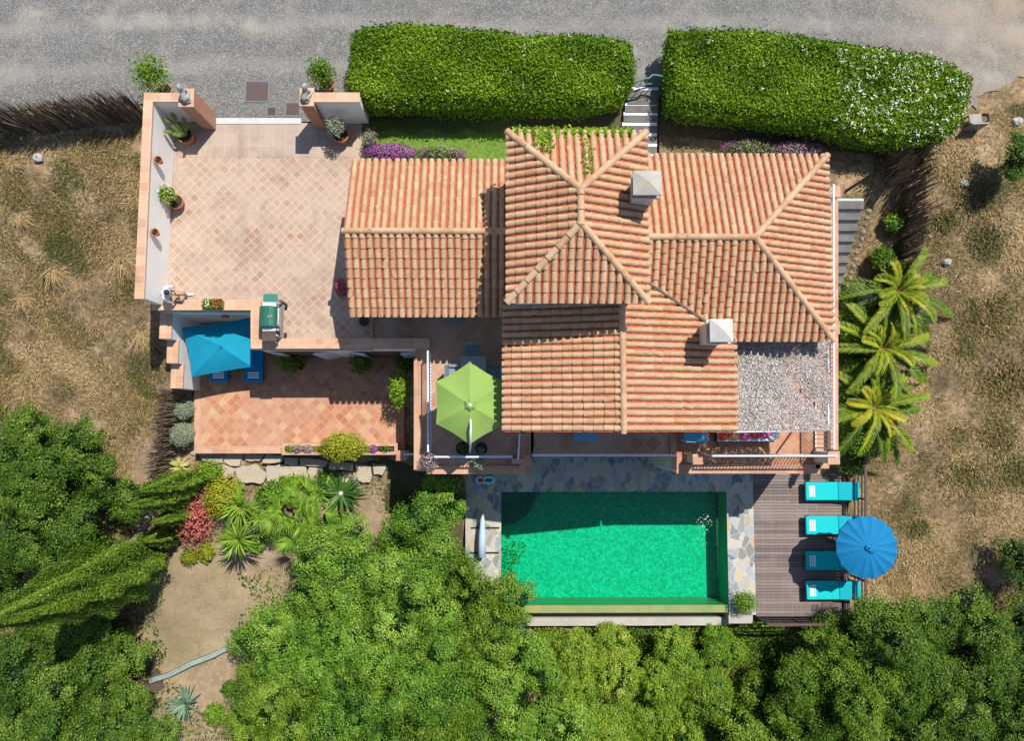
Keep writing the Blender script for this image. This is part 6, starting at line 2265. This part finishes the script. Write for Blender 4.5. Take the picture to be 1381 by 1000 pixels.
fr_ = B()
for sx in (-.22, .22):
    for sy in (-.62, .62):
        fr_.box(c + Vector((sx, sy, .42)), (.02, .02, .42))
for sy in (-.62, .62):
    fr_.box(c + Vector((0, sy, .2)), (.2, .018, .018))
fr_.box(c + Vector((0, 0, .16)), (.22, .60, .02))
fr_.build('cart_frame', M['metal_grey'], t_)
for sy in (-.5, .5):
    B().tube([c + Vector((.26, sy, .09)), c + Vector((.31, sy, .09))], .09, 14).build('wheel', M['metal_black'], t_)
for (dx, dy, r_) in ((.29, .44, .05), (.31, .55, .035), (.30, -.43, .05), (.27, -.62, .045)):
    B().lathe(c + Vector((dx, dy, .86)), [(r_, 0), (r_, .10), (r_ * .5, .13)], 12).build('jar', M['statue'], t_)

# ------------------------------------------------------------------ patio table and chairs, balcony furniture
def table(c, w, d, h, label, mat, legm='metal_grey'):
    c = Vector(c)
    t_ = thing('table', label, 'table', c)
    B().box(c + Vector((0, 0, h - .02)), (w / 2, d / 2, .02)).build('table_top', mat, t_, bevel=.008)
    for sx in (-1, 1):
        for sy in (-1, 1):
            B().box(c + Vector((sx * (w / 2 - .06), sy * (d / 2 - .06), (h - .04) / 2)), (.025, .025, (h - .04) / 2)).build('leg', M[legm], t_)
    return t_


def chair(c, rz, label, mat, group):
    c = Vector(c)
    t_ = thing('chair', label, 'chair', c, group)
    m = Matrix.Rotation(rz, 3, 'Z')

    def w(x, y, z):
        return c + m @ Vector((x, y, z))
    B().box(w(0, 0, .44), (.24, .23, .025), rz).build('seat', mat, t_, bevel=.01)
    mb = m @ Matrix.Rotation(math.radians(12), 3, 'X')
    B().box(w(0, -.27, .70), (.24, .018, .23), M=mb).build('backrest', mat, t_, bevel=.01)
    for sx in (-1, 1):
        for sy in (-1, 1):
            B().box(w(sx * .215, sy * .205, .21), (.016, .016, .21), rz).build('leg', M['metal_grey'], t_)
        a_ = B()
        a_.box(w(sx * .25, -.02, .64), (.022, .24, .012), rz)
        a_.box(w(sx * .25, .19, .54), (.012, .012, .09), rz)
        a_.build('armrest', M['metal_grey'], t_)
    return t_


M['slate'] = plain('slate_blue_weave', (.20, .26, .30), .7, 0, .2, 20)
c = P(638, 512, ZP + .72)
table((c.x, c.y, ZP), .84, 1.55, .73, 'slate grey patio table mostly hidden under the lime parasol', plain('slate_table_top', (.24, .31, .35), .4, 0, .15))
for (px, py, rz, lb) in ((637, 476, math.pi, 'slate grey chair at the head of the patio table, uncovered by the parasol'), (614, 503, -math.pi / 2, 'slate grey chair at the left side of the patio table'), (665, 503, math.pi / 2, 'slate grey chair at the right side of the patio table')):
    q_ = P(px, py, ZP + .5)
    chair((q_.x, q_.y, ZP), rz, lb, M['slate'], 'chairs round the patio table')
for (px, py, lb) in ((789, 578, 'bench coloured blue for the shade under the middle of the roof edge'), (938, 580, 'bench coloured blue for the shade under the roof corner beside the day bed')):
    q_ = P(px, py, .4)
    t_ = thing('bench', lb, 'bench', (q_.x, q_.y, ZP - .1), 'benches in the shade below the roof edge')
    B().box((q_.x, q_.y, .40), (.38, .42, .05)).build('seat', M['slate_blue'] if 'slate_blue' in M else plain('shade_blue_weave', (.12, .36, .55), .7, 0, .2, 20), t_, bevel=.02)  # blue cast of the shade painted into the seat colour
    for sx in (-1, 1):
        for sy in (-1, 1):
            B().box((q_.x + sx * .33, q_.y + sy * .36, .125), (.03, .03, .225)).build('leg', M['metal_white'], t_)
q_ = P(628, 440, .45)
t_ = thing('bench', 'pale grey bench against the wall under the left roof edge', 'bench', (q_.x - .15, q_.y + .45, ZP))
qq = P(609, 424, .4)
B().box((qq.x, qq.y, .36), (.36, .22, .03)).build('seat', M['slate'], t_, bevel=.01)
for sx in (-1, 1):
    B().box((qq.x + sx * .3, qq.y, .10), (.03, .18, .225)).build('leg', M['metal_grey'], t_)

# day bed with bright cushions under the net
a, b_ = P(966, 569, .15), P(1046, 597, .15)
c = (a + b_) / 2
w, d = (b_.x - a.x) / 2, (a.y - b_.y) / 2
t_ = thing('day_bed', 'charcoal day bed with pink and red cushions at the edge of the shade net', 'day bed', (c.x, c.y, -.3))
B().box((c.x, c.y, -.05), (w, d, .12)).build('base', M['dark_cloth'], t_, bevel=.03)
B().box((c.x, c.y, .12), (w - .03, d - .03, .05)).build('mattress', M['white_cloth'], t_, bevel=.03)
for sx in (-1, 1):
    for sy in (-1, 1):
        B().box((c.x + sx * (w - .06), c.y + sy * (d - .06), -.235), (.03, .03, .065)).build('leg', M['metal_black'], t_)
mo = M['orange'] = plain('orange_cloth', (.60, .26, .06), .8, 0, .3, 9.0)
for i, (dx, mt) in enumerate(((-.82, 'red_cloth'), (-.45, 'orange'), (-.1, 'pink'), (.28, 'red_cloth'), (.60, 'pink'), (.92, 'white_cloth'))):
    p = Vector((c.x + dx * w, c.y - d * .25 + R.uniform(-.05, .05), .26))
    o_ = B().ball(p, (.20, .17, .10), 12, 8, M=Matrix.Rotation(R.uniform(-.5, .5), 3, 'Z')).build('cushion', M[mt], t_, smooth=True)
c = P(1030, 520, .4)
table((c.x, c.y, -.3), 1.5, .8, .72, 'brown table under the shade net', M['wood_dark'])
for (px, py, rz, lb) in ((1012, 505, math.pi, 'pale chair behind the brown table under the shade net, nearer the chimney'), (1048, 505, math.pi, 'pale chair behind the brown table under the shade net, nearer the palms')):
    q_ = P(px, py, .2)
    chair((q_.x, q_.y, -.3), rz, lb, M['white_cloth'], 'chairs under the shade net')

# shade net on a frame
zn = 2.35
cs = [P(990, 449, zn), P(1117, 449, zn), P(1117, 581, zn), P(990, 583, zn)]
pg = thing('pergola', 'white metal pergola frame carrying the shade net', 'pergola', (cs[3].x, cs[3].y, -.3))
for i in range(4):
    a, b_ = cs[i], cs[(i + 1) % 4]
    B().tube([a, b_], .028, 8).build('beam', M['metal_white'], pg)
for p in (cs[1], cs[2], cs[3], (cs[2] + cs[3]) / 2 + Vector((.1, 0, 0))):
    B().tube([(p.x, p.y, -.3), p], .03, 8).build('post', M['metal_white'], pg)
x0_, x1_, y0_, y1_ = cs[3].x + .02, cs[1].x, cs[2].y, cs[0].y
nt = thing('shade_net', 'grey white camouflage style shade net stretched over the corner terrace', 'shade net', ((x0_ + x1_) / 2, (y0_ + y1_) / 2, zn))
n_ = 22000
x = rng.uniform(x0_, x1_, n_)
y = rng.uniform(y0_, y1_, n_)
u_, v_ = (x - x0_) / (x1_ - x0_), (y - y0_) / (y1_ - y0_)


def sagf(u_, v_):
    return .04 - .20 * np.sin(np.pi * u_) * np.sin(np.pi * v_) - .05 * np.sin(u_ * 14 + 2 * v_) * np.sin(v_ * 11)


hole = (np.abs(v_ - (.50 - (u_ - .62) * 1.1)) + np.where((u_ > .6) & (u_ < .95), 0, 9) < .018)
k = ~hole
x, y, u_, v_ = x[k], y[k], u_[k], v_[k]
z = zn + sagf(u_, v_) + rng.normal(0, .012, len(x))
nr = unit(len(x)) * .55 + np.array([0, 0, 1.0])
t = NT('net_scrap_cloth')
M['net'] = t.fin(t.ramp(t.attr(), [(0, (.20, .17, .15)), (.35, (.37, .325, .30)), (.7, (.52, .47, .445)), (1, (.70, .66, .64))]), .9)
V_, F_, q_ = leaf_quads(np.stack([x, y, z], 1), nr, .056, .040, rng.random(len(x)), .2)
np_mesh('net_scraps', V_, F_, M['net'], nt, q_)
b = B()
for k in range(13):
    u1 = k / 12
    b.tube([(x0_ + (x1_ - x0_) * u1, y0_ + (y1_ - y0_) * j / 10, zn + float(sagf(u1, j / 10))) for j in range(11)], .005, 4)
    b.tube([(x0_ + (x1_ - x0_) * j / 10, y0_ + (y1_ - y0_) * u1, zn + float(sagf(j / 10, u1))) for j in range(11)], .005, 4)
b.build('cord', M['dark_cloth'], nt)

# grey garden seat lying by the right hedge
c = G(1307, 170)
t_ = thing('garden_chair', 'grey moulded garden chair with a dark curved arm beside the white flowering hedge', 'chair', c)
B().box(c + Vector((0, .12, .32)), (.22, .16, .035), .1).build('seat', M['statue'], t_, bevel=.03)
B().box(c + Vector((0, -.16, .30)), (.30, .035, .30), .05).build('backrest', M['metal_grey'], t_, bevel=.02)
B().tube([c + Vector((.20, -.12, .50)), c + Vector((.33, -.02, .55)), c + Vector((.33, .18, .5)), c + Vector((.26, .26, .34))], .045, 8).build('armrest', M['metal_black'], t_, smooth=True)
for sx in (-1, 1):
    for sy in (-.02, .24):
        B().box(c + Vector((sx * .18, sy, .11)), (.025, .025, .18)).build('leg', M['metal_grey'], t_)

# wall lamp under the parapet
q_ = P(304, 427, -.25)
o_ = B().box(q_, (.11, .05, .05)).lathe(q_ + Vector((0, 0, .05)), [(.06, 0), (.03, .03)], 10).build('wall_lamp', M['clay'])
tag(o_, 'small brown wall lamp on the white wall above the square blue parasol', 'wall lamp')

# ------------------------------------------------------------------ the seated person
def px3(px, py, z):
    return P(px, py, z)


hips = P(227, 398, .48)
sh_c = P(222.5, 395.5, .93)
head = P(216.5, 394.5, 1.12)
t_ = thing('person', 'person in a pale shirt sitting against the white boundary wall, looking down at a phone', 'person', (hips.x, hips.y, 0))
fw = Vector((1, -.12, 0)).normalized()
sd = Vector((-fw.y, fw.x, 0))
hips = Vector((hips.x, hips.y, .44))
ch = hips + fw * .10 + Vector((0, 0, .42))
neck = ch + fw * .07 + Vector((0, 0, .10))
hd = neck + fw * .10 + Vector((0, 0, .13))
body = B()
body.cap(hips, hips + fw * .03 + Vector((0, 0, .2)), .135, .13)
body.cap(hips + fw * .03 + Vector((0, 0, .2)), ch, .13, .145)
body.cap(ch - sd * .15 + Vector((0, 0, .04)), ch + sd * .15 + Vector((0, 0, .04)), .075, .075)
body.cap(ch + Vector((0, 0, .06)), hd, .065, .055)
body.ball(hd + Vector((0, 0, .03)), (.088, .08, .115))
body.ball(hd + fw * .045 + Vector((0, 0, -.025)), (.06, .06, .07))
body.cap(hd + fw * .085 + Vector((0, 0, .03)), hd + fw * .112 + Vector((0, 0, -.005)), .016, .018)      # nose
for s_ in (-1, 1):
    body.ball(hd + sd * s_ * .082 + Vector((0, 0, .01)), (.014, .012, .03))
feet = []
ph = hips + fw * .40 + Vector((0, 0, .20))
for s_ in (-1, 1):
    shd = ch + sd * s_ * .19 + Vector((0, 0, .03))
    elb = shd + fw * .12 + sd * s_ * .09 + Vector((0, 0, -.26))
    wr = ph + sd * s_ * .045 + fw * -.05 + Vector((0, 0, .0))
    body.cap(shd, elb, .052, .042)
    body.cap(elb, wr, .042, .028)
    palm = wr + fw * .06
    body.cap(wr, palm, .03, .032)
    for k in range(4):
        r0 = palm + sd * s_ * (-.026 + .017 * k) + fw * .02
        m1 = r0 + fw * (.034 - .004 * abs(k - 1)) + Vector((0, 0, .012))
        body.cap(r0, m1, .0095, .009)
        body.cap(m1, m1 + fw * .012 + Vector((0, 0, .026)), .009, .0075)
    body.cap(wr + fw * .02 - sd * s_ * .022, palm + fw * .015 - sd * s_ * .045 + Vector((0, 0, .025)), .011, .009)
    hip = hips + sd * s_ * .09
    kn = hips + fw * .44 + sd * s_ * (.10) + Vector((0, 0, .04))
    an_ = hips + fw * (.42) + sd * s_ * .14 + Vector((0, 0, -.36))
    body.cap(hip, kn, .088, .062)
    body.cap(kn, an_, .060, .042)
    feet.append((an_, s_, hip, kn))
body.build('body', M['skin'], t_, remesh=.0085)
shirt = B()
shirt.cap(hips + Vector((0, 0, .02)), hips + fw * .03 + Vector((0, 0, .2)), .155, .15)
shirt.cap(hips + fw * .03 + Vector((0, 0, .2)), ch, .15, .162)
shirt.cap(ch - sd * .16 + Vector((0, 0, .04)), ch + sd * .16 + Vector((0, 0, .04)), .088, .088)
for s_ in (-1, 1):
    shd = ch + sd * s_ * .19 + Vector((0, 0, .03))
    elb = shd + fw * .12 + sd * s_ * .09 + Vector((0, 0, -.26))
    shirt.cap(shd, shd.lerp(elb, .62), .068, .062)
shirt.build('shirt', M['shirt'], t_, remesh=.012)
tr = B()
for an_, s_, hip, kn in feet:
    tr.cap(hip, kn, .102, .078)
    tr.cap(kn, kn.lerp(an_, .35), .078, .074)
tr.cap(hips - sd * .09, hips + sd * .09, .135, .135)
tr.build('shorts', M['khaki'], t_, remesh=.012)
for an_, s_, hip, kn in feet:
    f_ = (fw + sd * s_ * .22).normalized()
    b = B()
    b.cap(Vector((an_.x, an_.y, .05)) - f_ * .05, Vector((an_.x, an_.y, .045)) + f_ * .17, .048, .042)
    b.cap(Vector((an_.x, an_.y, .05)), Vector((an_.x, an_.y, .11)), .046, .05)
    b.build('shoe', M['white_cloth'], t_, remesh=.01)
hr = B()
hr.ball(hd + Vector((0, 0, .055)) - fw * .012, (.097, .092, .105))
hr.ball(hd - fw * .05 + Vector((0, 0, .0)), (.06, .075, .09))
hr.build('hair', M['hair'], t_, remesh=.01)
ey = B()
for s_ in (-1, 1):
    ey.ball(hd + fw * .079 + sd * s_ * .031 + Vector((0, 0, .03)), (.010, .012, .009), 8, 6)
ey.build('eye', M['hair'], t_)
B().box(hd + fw * .103 + Vector((0, 0, -.045)), (.006, .022, .005), math.atan2(fw.y, fw.x)).build('mouth', M['red_cloth'], t_)
ph_o = B().box(ph + fw * .035 + Vector((0, 0, .045)), (.04, .035, .005), math.atan2(fw.y, fw.x), M=Matrix.Rotation(-.5, 3, 'Y')).build('phone', M['metal_black'], None, bevel=.003)
tag(ph_o, 'black phone held in both hands by the seated person', 'phone')
sb = thing('stool', 'low pale stool under the seated person beside the white wall', 'stool', (hips.x, hips.y, 0))
B().box((hips.x, hips.y, .275), (.19, .19, .025)).build('seat', M['cream'], sb, bevel=.01)
for sx in (-1, 1):
    for sy in (-1, 1):
        B().box((hips.x + sx * .15, hips.y + sy * .15, .125), (.02, .02, .125)).build('leg', M['cream'], sb)
